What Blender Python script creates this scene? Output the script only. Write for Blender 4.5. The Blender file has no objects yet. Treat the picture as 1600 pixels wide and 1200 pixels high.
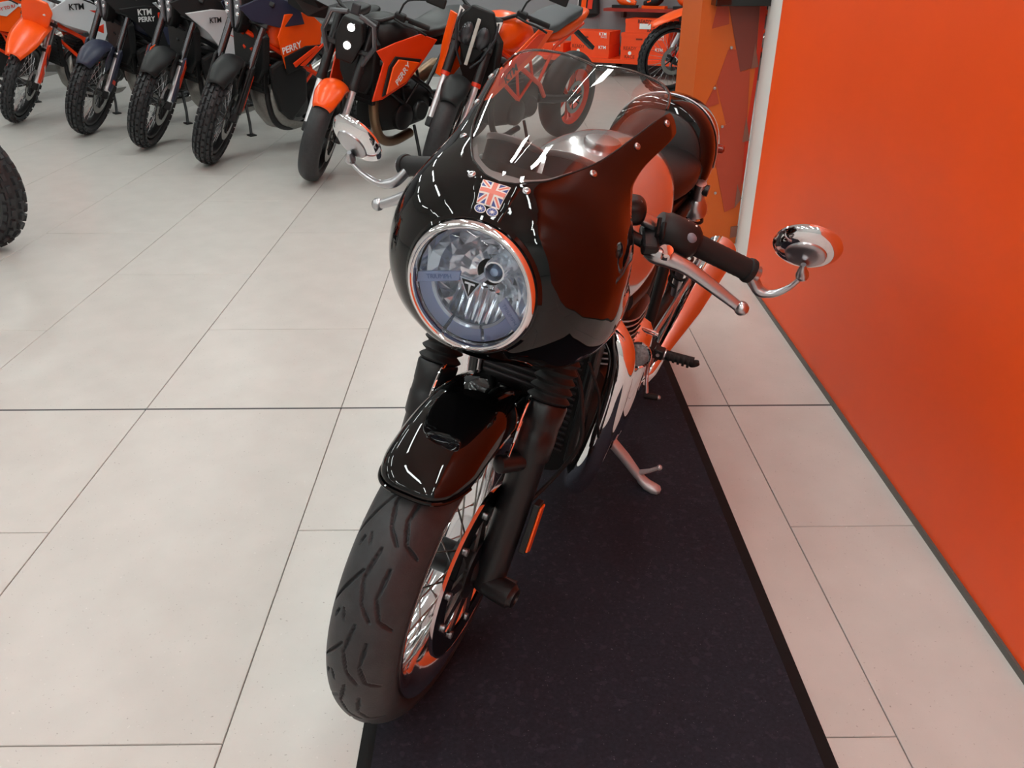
import bpy, math, random
import numpy as np
from mathutils import Matrix, Vector

random.seed(7)
sc = bpy.context.scene
COL = sc.collection
PI = math.pi
R = math.radians

# ------------------------------------------------------------------ camera
F_PX, CAM_H = 1257.0, 1.23
PITCH = math.atan(667 / F_PX)
YAW = math.atan(18 * math.cos(PITCH) / F_PX)
cd = bpy.data.cameras.new('camera')
cam = bpy.data.objects.new('camera', cd)
COL.objects.link(cam)
cd.sensor_fit = 'HORIZONTAL'
cd.sensor_width = 36.0
cd.lens = F_PX / 1600 * 36
cd.clip_start, cd.clip_end = 0.05, 100
cam.location = (0, 0, CAM_H)
cam.rotation_euler = (PI / 2 - PITCH, 0, -YAW)
sc.camera = cam

# ------------------------------------------------------------------ world and view
w = bpy.data.worlds.new('world')
sc.world = w
w.use_nodes = True
w.node_tree.nodes['Background'].inputs[0].default_value = (0.9, 0.93, 1.0, 1)
w.node_tree.nodes['Background'].inputs[1].default_value = 0.25
sc.view_settings.view_transform = 'Standard'
sc.view_settings.look = 'None'
sc.view_settings.gamma = 1
sc.view_settings.use_curve_mapping = False
sc.view_settings.exposure = 0.0
LAMP_STRENGTH = 36.0
CEIL = 3.6

# ------------------------------------------------------------------ materials
def lin(c):
    return tuple(((v / 255) / 12.92 if v / 255 <= 0.04045 else ((v / 255 + 0.055) / 1.055) ** 2.4) for v in c[:3]) + (1,)

MATS = {}
def mat(name, col, rough=0.5, metal=0.0, spec=0.5, noise=0, nscale=50, bump=0, bscale=200, coat=0, aniso=0, rand=0, detail=4):
    if name in MATS: return MATS[name]
    m = bpy.data.materials.new(name); m.use_nodes = True
    nt = m.node_tree; b = nt.nodes['Principled BSDF']
    c = lin(col)
    b.inputs['Base Color'].default_value = c
    b.inputs['Roughness'].default_value = rough
    b.inputs['Metallic'].default_value = metal
    b.inputs['Specular IOR Level'].default_value = spec
    b.inputs['Coat Weight'].default_value = coat
    b.inputs['Coat Roughness'].default_value = 0.03
    tc = nt.nodes.new('ShaderNodeTexCoord')
    if noise or rand:
        n = nt.nodes.new('ShaderNodeTexNoise'); n.inputs['Scale'].default_value = nscale; n.inputs['Detail'].default_value = detail
        nt.links.new(tc.outputs['Object'], n.inputs['Vector'])
        mr = nt.nodes.new('ShaderNodeMapRange')
        mr.inputs[1].default_value = 0.3; mr.inputs[2].default_value = 0.7
        mr.inputs[3].default_value = 1 - noise; mr.inputs[4].default_value = 1 + noise
        nt.links.new(n.outputs['Fac'], mr.inputs[0])
        src = mr.outputs[0]
        if rand:
            oi = nt.nodes.new('ShaderNodeObjectInfo')
            m2 = nt.nodes.new('ShaderNodeMapRange'); m2.inputs[3].default_value = 1 - rand; m2.inputs[4].default_value = 1 + rand
            nt.links.new(oi.outputs['Random'], m2.inputs[0])
            mu = nt.nodes.new('ShaderNodeMath'); mu.operation = 'MULTIPLY'
            nt.links.new(src, mu.inputs[0]); nt.links.new(m2.outputs[0], mu.inputs[1]); src = mu.outputs[0]
        vm = nt.nodes.new('ShaderNodeVectorMath'); vm.operation = 'SCALE'
        vm.inputs[0].default_value = c[:3]
        nt.links.new(src, vm.inputs['Scale'])
        nt.links.new(vm.outputs[0], b.inputs['Base Color'])
    if bump:
        n = nt.nodes.new('ShaderNodeTexNoise'); n.inputs['Scale'].default_value = bscale; n.inputs['Detail'].default_value = 3
        nt.links.new(tc.outputs['Object'], n.inputs['Vector'])
        bp = nt.nodes.new('ShaderNodeBump'); bp.inputs['Strength'].default_value = bump; bp.inputs['Distance'].default_value = 0.002
        nt.links.new(n.outputs['Fac'], bp.inputs['Height']); nt.links.new(bp.outputs[0], b.inputs['Normal'])
    MATS[name] = m
    return m

def emit(name, col, strength):
    m = bpy.data.materials.new(name); m.use_nodes = True
    nt = m.node_tree; nt.nodes.clear()
    e = nt.nodes.new('ShaderNodeEmission'); e.inputs[0].default_value = lin(col); e.inputs[1].default_value = strength
    o = nt.nodes.new('ShaderNodeOutputMaterial'); nt.links.new(e.outputs[0], o.inputs[0])
    return m

def clear(name, tint, ior=1.49, rough=0.0):
    """thin clear sheet: fresnel mix of see-through and mirror"""
    m = bpy.data.materials.new(name); m.use_nodes = True
    nt = m.node_tree; nt.nodes.clear()
    t = nt.nodes.new('ShaderNodeBsdfTransparent'); t.inputs[0].default_value = lin(tint)
    g = nt.nodes.new('ShaderNodeBsdfGlossy'); g.inputs['Roughness'].default_value = rough
    f = nt.nodes.new('ShaderNodeFresnel'); f.inputs[0].default_value = ior
    x = nt.nodes.new('ShaderNodeMixShader'); o = nt.nodes.new('ShaderNodeOutputMaterial')
    nt.links.new(f.outputs[0], x.inputs[0]); nt.links.new(t.outputs[0], x.inputs[1]); nt.links.new(g.outputs[0], x.inputs[2])
    nt.links.new(x.outputs[0], o.inputs[0])
    return m

M_GLOSS = mat('gloss black paint', (5, 5, 6), 0.03, 0, 0.42)
M_CHROME = mat('chrome', (232, 232, 235), 0.04, 1)
M_RIM = mat('polished rim', (214, 214, 218), 0.12, 1)
M_SATIN = mat('satin aluminium', (186, 186, 190), 0.28, 1)
M_SILVER = mat('silver tank paint', (205, 205, 208), 0.16, 0.85, coat=0.5)
M_BRUSH = mat('brushed steel', (176, 174, 170), 0.34, 1, noise=0.1, nscale=90)
M_BLACKM = mat('satin black metal', (22, 22, 25), 0.36, 0.2)
M_ENGINE = mat('engine black', (14, 14, 15), 0.5, 0.2)
M_RUBBER = mat('tyre rubber', (42, 43, 46), 0.5, 0, 0.45, noise=0.22, nscale=60, bump=0.12, bscale=350)
M_RUB2 = mat('soft black rubber', (20, 20, 22), 0.62, 0, 0.4)
M_PLAST = mat('black plastic', (19, 20, 22), 0.5, 0, 0.4)
M_PLASTD = mat('dark grey plastic', (46, 47, 52), 0.5)
M_LEATHER = mat('black seat vinyl', (22, 22, 24), 0.45, 0, 0.5, bump=0.2, bscale=500)
M_ORANGE = mat('orange plastic', (255, 88, 10), 0.28, 0, 0.5)
M_ORANGED = mat('orange painted frame', (238, 62, 8), 0.35)
M_WHITEP = mat('white plastic', (212, 215, 220), 0.32)
M_WHITE = mat('white print', (238, 238, 238), 0.5)
M_NAVY = mat('dark blue plastic', (40, 44, 66), 0.4)
M_REDP = mat('red print', (225, 52, 20), 0.4)
M_GREYSEAT = mat('grey seat vinyl', (78, 79, 82), 0.6)
M_GOLD = mat('titanium brown', (134, 108, 84), 0.35, 0.8)
M_DISC = mat('brake disc steel', (150, 148, 146), 0.25, 1, noise=0.1, nscale=120)
M_FORKB = mat('bright fork leg', (226, 226, 230), 0.3, 0.6)
M_BLADE = mat('grey lamp blade', (72, 73, 77), 0.4)
M_AMBER = mat('amber reflector', (235, 92, 10), 0.12, 0, 0.7)
M_YELLOW = mat('yellow sticker', (240, 205, 20), 0.4)
M_BLUEP = mat('blue print', (40, 66, 150), 0.4)
M_GAUGE = mat('gauge grey', (58, 60, 66), 0.4, 0.2)
M_SKID = mat('grey skid plate', (150, 148, 144), 0.4, 0.7, noise=0.1, nscale=60)
M_SCREEN = clear('clear acrylic screen', (236, 232, 230), 1.85)
M_LENS = clear('clear lamp lens', (246, 249, 252), 1.45)
M_LAMPGLASS = mat('lamp black glass', (10, 10, 12), 0.05, 0, 0.6)

# ------------------------------------------------------------------ mesh helpers
class MB:
    def __init__(s): s.v = []; s.f = []
    def add(s, vs, fs, M=None):
        o = len(s.v)
        for p in vs:
            p = Vector(p)
            if M is not None: p = M @ p
            s.v.append(p)
        s.f += [tuple(i + o for i in f) for f in fs]
        return s
    def box(s, c, d, M=None):
        x, y, z = d[0] / 2, d[1] / 2, d[2] / 2
        vs = [Vector(c) + Vector((a * x, b * y, e * z)) for a in (-1, 1) for b in (-1, 1) for e in (-1, 1)]
        return s.add(vs, [(0, 1, 3, 2), (4, 6, 7, 5), (0, 4, 5, 1), (2, 3, 7, 6), (0, 2, 6, 4), (1, 5, 7, 3)], M)
    def grid(s, rows, cu=False, cv=False, M=None):
        n, m = len(rows), len(rows[0])
        fs = []
        for i in range(n if cu else n - 1):
            for j in range(m if cv else m - 1):
                fs.append((i * m + j, i * m + (j + 1) % m, ((i + 1) % n) * m + (j + 1) % m, ((i + 1) % n) * m + j))
        return s.add([p for r in rows for p in r], fs, M)
    def loft(s, secs, cap=True, M=None):
        o = len(s.v); m = len(secs[0])
        s.grid(secs, cv=True, M=M)
        if cap:
            s.f.append(tuple(o + j for j in reversed(range(m))))
            s.f.append(tuple(o + (len(secs) - 1) * m + j for j in range(m)))
        return s
    def tube(s, path, rad, n=12, M=None, cap=True, flat=None):
        P = [Vector(p) for p in path]
        if not hasattr(rad, '__len__'): rad = [rad] * len(P)
        T = []
        for i in range(len(P)):
            t = P[min(i + 1, len(P) - 1)] - P[max(i - 1, 0)]
            T.append(t.normalized() if t.length > 1e-9 else (T[-1] if T else Vector((0, 0, 1))))
        ref = Vector((0, 0, 1)) if abs(T[0].z) < 0.9 else Vector((1, 0, 0))
        if flat is not None: ref = Vector(flat[1])
        a = (ref - T[0] * ref.dot(T[0])).normalized()
        secs = []
        for i, p in enumerate(P):
            if i and (P[i] - P[i - 1]).length > 1e-9:
                a = (a - T[i] * a.dot(T[i])).normalized()
            b = T[i].cross(a)
            k = flat[0] if flat is not None else 1
            secs.append([p + a * math.cos(q) * rad[i] + b * math.sin(q) * rad[i] * k for q in [2 * PI * j / n for j in range(n)]])
        return s.loft(secs, cap, M)
    def lathe(s, prof, org=(0, 0, 0), ax=(0, 0, 1), n=32, M=None, ang=(0, 2 * PI), ref=None, closed=False):
        ax = Vector(ax).normalized(); org = Vector(org)
        if ref is None: ref = Vector((0, 0, 1)) if abs(ax.z) < 0.9 else Vector((1, 0, 0))
        a = (Vector(ref) - ax * Vector(ref).dot(ax)).normalized(); b = ax.cross(a)
        full = abs(ang[1] - ang[0] - 2 * PI) < 1e-6
        k = n if full else n + 1
        rows = []
        for (h, r) in prof:
            rows.append([org + ax * h + (a * math.cos(t) + b * math.sin(t)) * r for t in [ang[0] + (ang[1] - ang[0]) * j / n for j in range(k)]])
        return s.grid(rows, cu=closed, cv=full, M=M)
    def sphere(s, c, r, n=16, M=None, sq=(1, 1, 1)):
        c = Vector(c); rows = []
        for i in range(n // 2 + 1):
            t = PI * i / (n // 2)
            rows.append([c + Vector((math.sin(t) * math.cos(q) * r * sq[0], math.sin(t) * math.sin(q) * r * sq[1], math.cos(t) * r * sq[2])) for q in [2 * PI * j / n for j in range(n)]])
        return s.grid(rows, cv=True, M=M)
    def prism(s, pts, off, M=None):
        pts = [Vector(p) for p in pts]; off = Vector(off); n = len(pts)
        return s.add(pts + [p + off for p in pts], [tuple(reversed(range(n))), tuple(range(n, 2 * n))] + [(i, (i + 1) % n, n + (i + 1) % n, n + i) for i in range(n)], M)
    def build(s, name, m, parent=None, smooth=True, bevel=0, seg=2, solid=0, sub=0, angle=40, core=None):
        me = bpy.data.meshes.new(name)
        me.from_pydata([tuple(p) for p in s.v], [], s.f)
        me.materials.append(m)
        me.validate()
        o = bpy.data.objects.new(name, me); COL.objects.link(o)
        import bmesh
        bm = bmesh.new(); bm.from_mesh(me)
        bmesh.ops.remove_doubles(bm, verts=bm.verts, dist=1e-6)
        bmesh.ops.recalc_face_normals(bm, faces=bm.faces)
        if core is not None:      # open shell: normals away from this point
            cc = Vector(core); bm.normal_update()
            if sum((f.calc_center_median() - cc).dot(f.normal) * f.calc_area() for f in bm.faces) < 0: bmesh.ops.reverse_faces(bm, faces=bm.faces)
        if smooth:
            ca = math.cos(R(angle))
            for f in bm.faces: f.smooth = True
            for e in bm.edges:
                if len(e.link_faces) == 2 and e.link_faces[0].normal.dot(e.link_faces[1].normal) < ca: e.smooth = False
        bm.to_mesh(me); bm.free()
        if parent is not None: o.parent = parent
        if bevel:
            b = o.modifiers.new('bevel', 'BEVEL'); b.width = bevel; b.segments = seg; b.limit_method = 'ANGLE'; b.angle_limit = R(35)
            b.harden_normals = False
        if solid:
            b = o.modifiers.new('solidify', 'SOLIDIFY'); b.thickness = solid; b.offset = -1
        if sub:
            b = o.modifiers.new('subsurf', 'SUBSURF'); b.levels = sub; b.render_levels = sub
        return o

def tag(o, label=None, cat=None, group=None, kind=None):
    if label: o['label'] = label
    if cat: o['category'] = cat
    if group: o['group'] = group
    if kind: o['kind'] = kind
    return o
def empty(name, M):
    o = bpy.data.objects.new(name, None); COL.objects.link(o); o.matrix_world = M
    o.empty_display_size = 0.1
    return o
def share(o, name=None, M=None, parent=None):
    c = o.copy(); COL.objects.link(c); c.parent = parent if parent is not None else o.parent
    if M is not None: c.matrix_local = M
    return c

def herm(xs, ys, x):
    """smooth interpolation with limited tangents"""
    xs = list(xs); n = len(xs)
    if x <= xs[0]: return ys[0]
    if x >= xs[-1]: return ys[-1]
    i = max(k for k in range(n - 1) if xs[k] <= x)
    d = [(ys[k + 1] - ys[k]) / (xs[k + 1] - xs[k]) for k in range(n - 1)]
    def tg(k):
        if k == 0: return d[0]
        if k == n - 1: return d[-1]
        if d[k - 1] * d[k] <= 0: return 0
        return 2 * d[k - 1] * d[k] / (d[k - 1] + d[k])
    h = xs[i + 1] - xs[i]; t = (x - xs[i]) / h
    return ((1 + 2 * t) * (1 - t) ** 2 * ys[i] + t * (1 - t) ** 2 * h * tg(i) + t * t * (3 - 2 * t) * ys[i + 1] + t * t * (t - 1) * h * tg(i + 1))
def spline(P, k=6):
    P = [Vector(p) for p in P]; out = []
    for i in range(len(P) - 1):
        a = P[i - 1] if i else P[0] * 2 - P[1]
        d = P[i + 2] if i + 2 < len(P) else P[-1] * 2 - P[-2]
        b, c = P[i], P[i + 1]
        for j in range(k):
            t = j / k
            out.append(0.5 * (2 * b + (c - a) * t + (2 * a - 5 * b + 4 * c - d) * t * t + (3 * b - a - 3 * c + d) * t ** 3))
    return out + [P[-1]]
def sec(y, zc, hw, up, dn, p=2.4, n=28, x0=0):
    out = []
    for j in range(n):
        t = 2 * PI * j / n; c, s_ = math.cos(t), math.sin(t)
        out.append(Vector((x0 + math.copysign(abs(c) ** (2 / p), c) * hw, y, zc + math.copysign(abs(s_) ** (2 / p), s_) * (up if s_ > 0 else dn))))
    return out
def frame(org, xdir, zdir):
    """matrix whose local x runs along xdir and local z points along zdir"""
    z = Vector(zdir).normalized(); x = Vector(xdir); x = (x - z * x.dot(z)).normalized(); y = z.cross(x)
    M = Matrix((x, y, z)).transposed().to_4x4(); M.translation = Vector(org); return M
def text(name, s_, size, org, xdir, zdir, m, parent, ext=0.0006, bold=0.0, shear=0.0, center=True):
    cu = bpy.data.curves.new(name, 'FONT'); cu.body = s_; cu.size = size; cu.extrude = ext; cu.offset = bold; cu.shear = shear
    cu.resolution_u = 2
    if center: cu.align_x = 'CENTER'; cu.align_y = 'CENTER'
    t = bpy.data.objects.new(name, cu)
    COL.objects.link(t)
    me = bpy.data.meshes.new_from_object(t)
    bpy.data.objects.remove(t)
    me.materials.clear(); me.materials.append(m)
    o = bpy.data.objects.new(name, me); COL.objects.link(o)
    o.parent = parent; o.matrix_local = frame(org, xdir, zdir)
    return o
# ------------------------------------------------------------------ the room
M_LAMP = emit('lamp diffuser', (241, 250, 246), LAMP_STRENGTH)
M_TILE = mat('porcelain tile', (194, 191, 187), 0.30, 0, 0.5, noise=0.05, nscale=7, rand=0.018, bump=0.05, bscale=160, detail=8)
M_GROUT = mat('tile grout', (128, 124, 120), 0.8)
M_JOINT = mat('expansion joint rubber', (70, 70, 72), 0.6)
M_WALLO = mat('orange wall laminate', (244, 82, 18), 0.42, 0, 0.4, noise=0.025, nscale=3)
M_WALLG = mat('grey wall paint', (138, 138, 142), 0.7, noise=0.03, nscale=4)
M_WALLW = mat('white wall paint', (224, 223, 221), 0.7)
M_CEILM = mat('ceiling panels', (230, 230, 228), 0.8)
M_SKIRT = mat('grey aluminium skirting', (98, 95, 91), 0.45, 0.3)
M_CARPET = mat('black mat carpet', (32, 33, 43), 0.85, 0, 0.3, noise=0.25, nscale=130, bump=0.5, bscale=500, detail=10)
M_MATEDGE = mat('mat rubber border', (15, 15, 17), 0.75, 0, 0.25, noise=0.15, nscale=30)

def struct(name, mb, m, **k):
    o = mb.build(name, m, smooth=False, **k); tag(o, kind='structure'); return o

def speckle(m, scale, thr, col, amount):
    """fine dark pores or pale lint scattered over a material's own colour"""
    nt = m.node_tree; b = nt.nodes['Principled BSDF']
    src = b.inputs['Base Color'].links[0].from_socket
    tc = nt.nodes.new('ShaderNodeTexCoord')
    v = nt.nodes.new('ShaderNodeTexNoise'); v.inputs['Scale'].default_value = scale; v.inputs['Detail'].default_value = 2
    nt.links.new(tc.outputs['Object'], v.inputs['Vector'])
    mr = nt.nodes.new('ShaderNodeMapRange'); mr.inputs[1].default_value = thr; mr.inputs[2].default_value = thr + 0.06
    mr.inputs[3].default_value = 0; mr.inputs[4].default_value = amount
    nt.links.new(v.outputs['Fac'], mr.inputs[0])
    x = nt.nodes.new('ShaderNodeMix'); x.data_type = 'RGBA'
    nt.links.new(mr.outputs[0], x.inputs['Factor']); nt.links.new(src, x.inputs['A']); x.inputs['B'].default_value = lin(col)
    nt.links.new(x.outputs['Result'], b.inputs['Base Color'])
speckle(M_TILE, 150, 0.69, (112, 106, 100), 0.6)
speckle(M_TILE, 90, 0.71, (222, 218, 214), 0.5)
speckle(M_CARPET, 260, 0.72, (120, 118, 130), 0.8)
speckle(M_CARPET, 60, 0.60, (58, 56, 70), 0.35)

X0, X1, Y0, Y1 = -9.0, 6.0, -6.0, 10.5
floor = struct('floor', MB().box(((X0 + X1) / 2, (Y0 + Y1) / 2, -0.045), (X1 - X0, Y1 - Y0, 0.08)), M_GROUT)
T, G = 0.6, 0.0024
TX, TY, SEAM = -0.5, 2.166, 0.0085
rest = MB()
def tile_mesh(ln):
    mb = MB(); h = T / 2 - G / 2; k = ln / 2 - G / 2; e = 0.0012
    return mb.loft([[(-h, -k, -0.006), (h, -k, -0.006), (h, k, -0.006), (-h, k, -0.006)],
                    [(-h, -k, -e), (h, -k, -e), (h, k, -e), (-h, k, -e)],
                    [(-h + e, -k + e, 0), (h - e, -k + e, 0), (h - e, k - e, 0), (-h + e, k - e, 0)]])
kinds = {}
for i in range(-14, 11):
    odd = (i % 2 == 0)
    cuts = [TY - 0.6 - 1.2 * k for k in range(8)][::-1] + [TY] + [TY + 1.2 + 1.2 * k for k in range(7)] if odd else [TY - 1.2 - 1.2 * k for k in range(7)][::-1] + [TY] + [TY + 0.6 + 1.2 * k for k in range(8)]
    for y0, y1 in zip(cuts, cuts[1:]):
        cx, cy, ln = TX + (i + 0.5) * T, (y0 + y1) / 2, round(y1 - y0, 3)
        if not (X0 < cx < X1 and Y0 < cy < Y1): continue
        d = cy * math.cos(PITCH) + CAM_H * math.sin(PITCH)
        u = cx / max(d, 0.1) * F_PX
        if -0.4 < cy and -1000 < u < 760 and cx < 2.9 and (cx < 1.4 or cy > 3.2):
            if ln not in kinds: kinds[ln] = o = tile_mesh(ln).build('tile', M_TILE, floor, smooth=False)
            else: o = share(kinds[ln])
            o.matrix_local = Matrix.Translation((cx, cy, 0))
        else:
            t_ = tile_mesh(ln); rest.add([p + Vector((cx, cy, 0)) for p in t_.v], t_.f)
tag(rest.build('tiles_out_of_view', M_TILE, floor, smooth=False), kind='stuff')
MB().box((-2.2, TY, -0.0012), (13, SEAM, 0.003)).build('expansion_joint', M_JOINT, floor, smooth=False)

struct('ceiling', MB().box(((X0 + X1) / 2, (Y0 + Y1) / 2, CEIL + 0.3), (X1 - X0, Y1 - Y0, 0.1)), M_CEILM)
struct('wall_back', MB().box(((X0 + X1) / 2, Y1 + 0.05, 1.95), (X1 - X0, 0.1, 3.9)), M_WALLG)
struct('wall_left', MB().box((X0 - 0.05, (Y0 + Y1) / 2, 1.95), (0.1, Y1 - Y0, 3.9)), M_WALLW)
struct('wall_front', MB().box(((X0 + X1) / 2, Y0 - 0.05, 1.95), (X1 - X0, 0.1, 3.9)), M_WALLW)
struct('wall_far_right', MB().box((X1 + 0.05, (Y0 + Y1) / 2, 1.95), (0.1, Y1 - Y0, 3.9)), M_WALLG)
struct('baseboard_back', MB().box(((X0 + X1) / 2, Y1 - 0.01, 0.04), (X1 - X0, 0.02, 0.08)), M_SKIRT)

# orange side wall, its white end and its skirting (slightly off the tile grid)
WA, WB, WC = Vector((0.905, -3.0, 0)), Vector((1.05, 3.30, 0)), Vector((1.135, 3.75, 0))
wn = Vector((1, -0.023, 0))
def wallslab(a, b, z0, z1, th, off=0):
    d = (b - a).normalized(); n = Vector((d.y, -d.x, 0))
    p = [a + n * off, b + n * off, b + n * (off + th), a + n * (off + th)]
    return MB().prism([q + Vector((0, 0, z0)) for q in p], (0, 0, z1 - z0))
struct('wall_right', wallslab(WA, WB, 0.0, 3.9, 0.12), M_WALLO)
struct('baseboard_right', wallslab(WA, WB, 0.0, 0.016, 0.02, -0.006), M_SKIRT)
struct('trim_1', wallslab(WB, WC, 0.0, 3.9, 0.12), M_WALLW)
struct('wall_right_end', MB().prism([(1.17, 3.3, 0), (1.6, 3.3, 0), (1.6, 3.9, 0), (1.25, 3.9, 0)], (0, 0, 3.9)), M_WALLW)

# orange display pillar with printed triangular facets
M_PIL = mat('pillar orange print', (206, 92, 22), 0.45)
M_PIL2 = mat('pillar brick red print', (176, 62, 36), 0.45)
M_PIL3 = mat('pillar dark red print', (124, 50, 38), 0.45)
M_PIL4 = mat('pillar scarlet print', (206, 46, 18), 0.45)
M_PIL5 = mat('pillar brown print', (136, 84, 70), 0.45)
PX0, PX1, PY = 0.855, 1.132, 3.76
pil = MB().box(((PX0 + PX1) / 2, PY + 0.2, 1.4), (PX1 - PX0, 0.4, 2.8)).build('display_pillar', M_PIL, smooth=False)
tag(pil, 'orange display pillar printed with dark red triangles beside the white wall end', 'pillar')
def pplane(px, py):
    """point of the pillar front for a photo measurement (x across 0..1, z height)"""
    return Vector((PX0 + px * (PX1 - PX0), PY, py))
k_ = 0
def facet(pts, m, name='facet'):
    global k_
    k_ += 1
    MB().prism([pplane(*p) + Vector((0, -0.0008 * k_, 0)) for p in pts], (0, 0.0008 * k_ - 0.0001, 0)).build(name, m, pil, smooth=False)
facet([(0.892, 1.06), (1.0, 1.06), (0.995, 0.29), (0.942, 0.29), (0.93, 0.571), (0.948, 0.805)], M_PIL4)
facet([(0.239, 1.06), (0.187, 0.958), (0.448, 0.976), (0.4, 1.06)], M_PIL2)
facet([(0.481, 0.875), (0.629, 0.875), (0.733, 0.784), (0.863, 0.792), (0.938, 0.517), (0.924, 0.474), (0.716, 0.458), (0.353, 0.736)], M_PIL2)
facet([(0.399, 1.06), (0.884, 1.06), (0.94, 0.805), (0.708, 0.784)], M_PIL3)
facet([(0.339, 0.731), (0.193, 0.629), (0.429, 0.651)], M_PIL2)
facet([(0.513, 0.549), (0.658, 0.571), (0.921, 0.517), (0.98, 0.25), (0.924, 0.183), (0.74, 0.157), (0.417, 0.45)], M_PIL2)
facet([(0.889, 0.899), (0.989, 0.805), (0.877, 0.797)], M_PIL5)
facet([(0.903, 0.592), (1.0, 0.49), (0.886, 0.482)], M_PIL5)
facet([(0.898, 0.29), (1.0, 0.223), (0.899, 0.178)], M_PIL5)
facet([(0.882, 0.085), (1.0, 0.09), (0.997, 0.037), (0.89, 0.031)], M_PIL5)
for (a, b) in ((0.518, 0.883), (0.327, 0.717), (0.521, 0.552), (0.537, 0.25)):
    MB().lathe([(0, 0.0), (0, 0.007), (0.004, 0.006), (0.006, 0.0)], pplane(a, b) + Vector((0, -0.008, 0)), (0, -1, 0), 12).build('screw', M_SATIN, pil)
scr = MB().box((1.02, PY - 0.05, 1.35), (0.26, 0.09, 0.6)).build('display_screen', M_LAMPGLASS, smooth=False, bevel=0.004)
tag(scr, 'black screen housing mounted high on the orange pillar', 'screen')

# linear ceiling lamps in rows
def lamp(cx, cy, ln):
    rt = empty('linear_ceiling_lamp', Matrix.Translation((cx, cy, CEIL)))
    MB().box((0, 0, 0.03), (0.12, ln + 0.04, 0.05)).build('housing', M_WALLW, rt, smooth=False)
    MB().box((0, 0, -0.002), (0.10, ln, 0.012)).build('diffuser', M_LAMP, rt, smooth=False)
    for s_ in (-1, 1): MB().tube([(0, s_ * ln * 0.4, 0.05), (0, s_ * ln * 0.4, 0.26)], 0.006, 6).build('suspension_rod', M_SATIN, rt)
    tag(rt, 'white linear lamp hanging under the showroom ceiling, out of view', 'lamp', 'linear lamps under the ceiling')
for cx in (-6.0, -3.4, -1.1, 0.45):
    for cy in (-4.6, -2.3, 0.0, 2.3, 4.6, 6.9, 9.2):
        lamp(cx, cy, 1.5)
for cy in (5.2, 7.5, 9.6): lamp(2.6, cy, 1.5)

# black mat under the main motorcycle
MX0, MX1, MY0, MY1 = -0.256, 0.572, 0.875, 3.05
mt = empty('floor_mat', Matrix.Translation((0, 0, 0)))
tag(mt, 'black carpet mat with rubber border under the black faired motorcycle', 'mat')
bw = 0.026
MB().prism([(MX0 + bw, MY0 + bw, 0), (MX1 - bw, MY0 + bw, 0), (MX1 - bw, MY1 - bw, 0), (MX0 + bw, MY1 - bw, 0)], (0, 0, 0.006)).build('carpet', M_CARPET, mt, smooth=False)
bm_ = MB()
o_ = [(MX0, MY0), (MX1, MY0), (MX1, MY1), (MX0, MY1)]; i_ = [(MX0 + bw, MY0 + bw), (MX1 - bw, MY0 + bw), (MX1 - bw, MY1 - bw), (MX0 + bw, MY1 - bw)]
bm_.grid([[(x, y, 0.0002) for x, y in o_], [(x, y, 0.002) for x, y in o_], [(x, y, 0.0045) for x, y in i_], [(x, y, 0.0002) for x, y in i_]], cv=True)
bm_.build('border', M_MATEDGE, mt, smooth=False)

# back shelves with boxes and boots
M_SHELFO = mat('orange shelf board', (246, 74, 12), 0.4)
M_SHELFR = mat('red shelf board', (150, 40, 26), 0.4)
M_BOX = mat('orange cardboard', (252, 74, 14), 0.55, noise=0.03, nscale=8)
M_BOXD = mat('dark print', (120, 34, 10), 0.6)
SHM = Matrix.Translation((1.25, 10.05, 0)) @ Matrix.Rotation(R(-28), 4, 'Z')      # the shelf corner stands at an angle
struct('wall_back_angled', MB().prism([SHM @ Vector(p) for p in ((-1.3, 0.36, 0), (2.6, 0.36, 0), (2.6, 0.44, 0), (-1.3, 0.44, 0))], (0, 0, 3.9)), M_WALLG)
sh = empty('low_shelf', SHM)
MB().box((0.15, 0.06, 0.18), (2.6, 0.5, 0.045)).build('board', M_SHELFO, sh, smooth=False, bevel=0.004)
for x in (-0.85, 0.05, 1.1): MB().box((x, 0.1, 0.079), (0.09, 0.2, 0.158)).build('foot', M_SKIRT, sh, smooth=False)
tag(sh, 'low orange shelf board carrying stacked orange boxes along the grey wall', 'shelf')
sh2 = empty('wall_shelf', SHM @ Matrix.Translation((0.85, 0.19, 0.70)))
MB().box((0, 0, 0), (1.9, 0.33, 0.03)).build('board', M_SHELFR, sh2, smooth=False)
for x in (-0.8, 0.0, 0.8): MB().box((x, 0.11, -0.05), (0.03, 0.1, 0.08)).build('bracket', M_SKIRT, sh2, smooth=False)
tag(sh2, 'red wall shelf with orange and black boots above the boxes', 'shelf')
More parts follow.
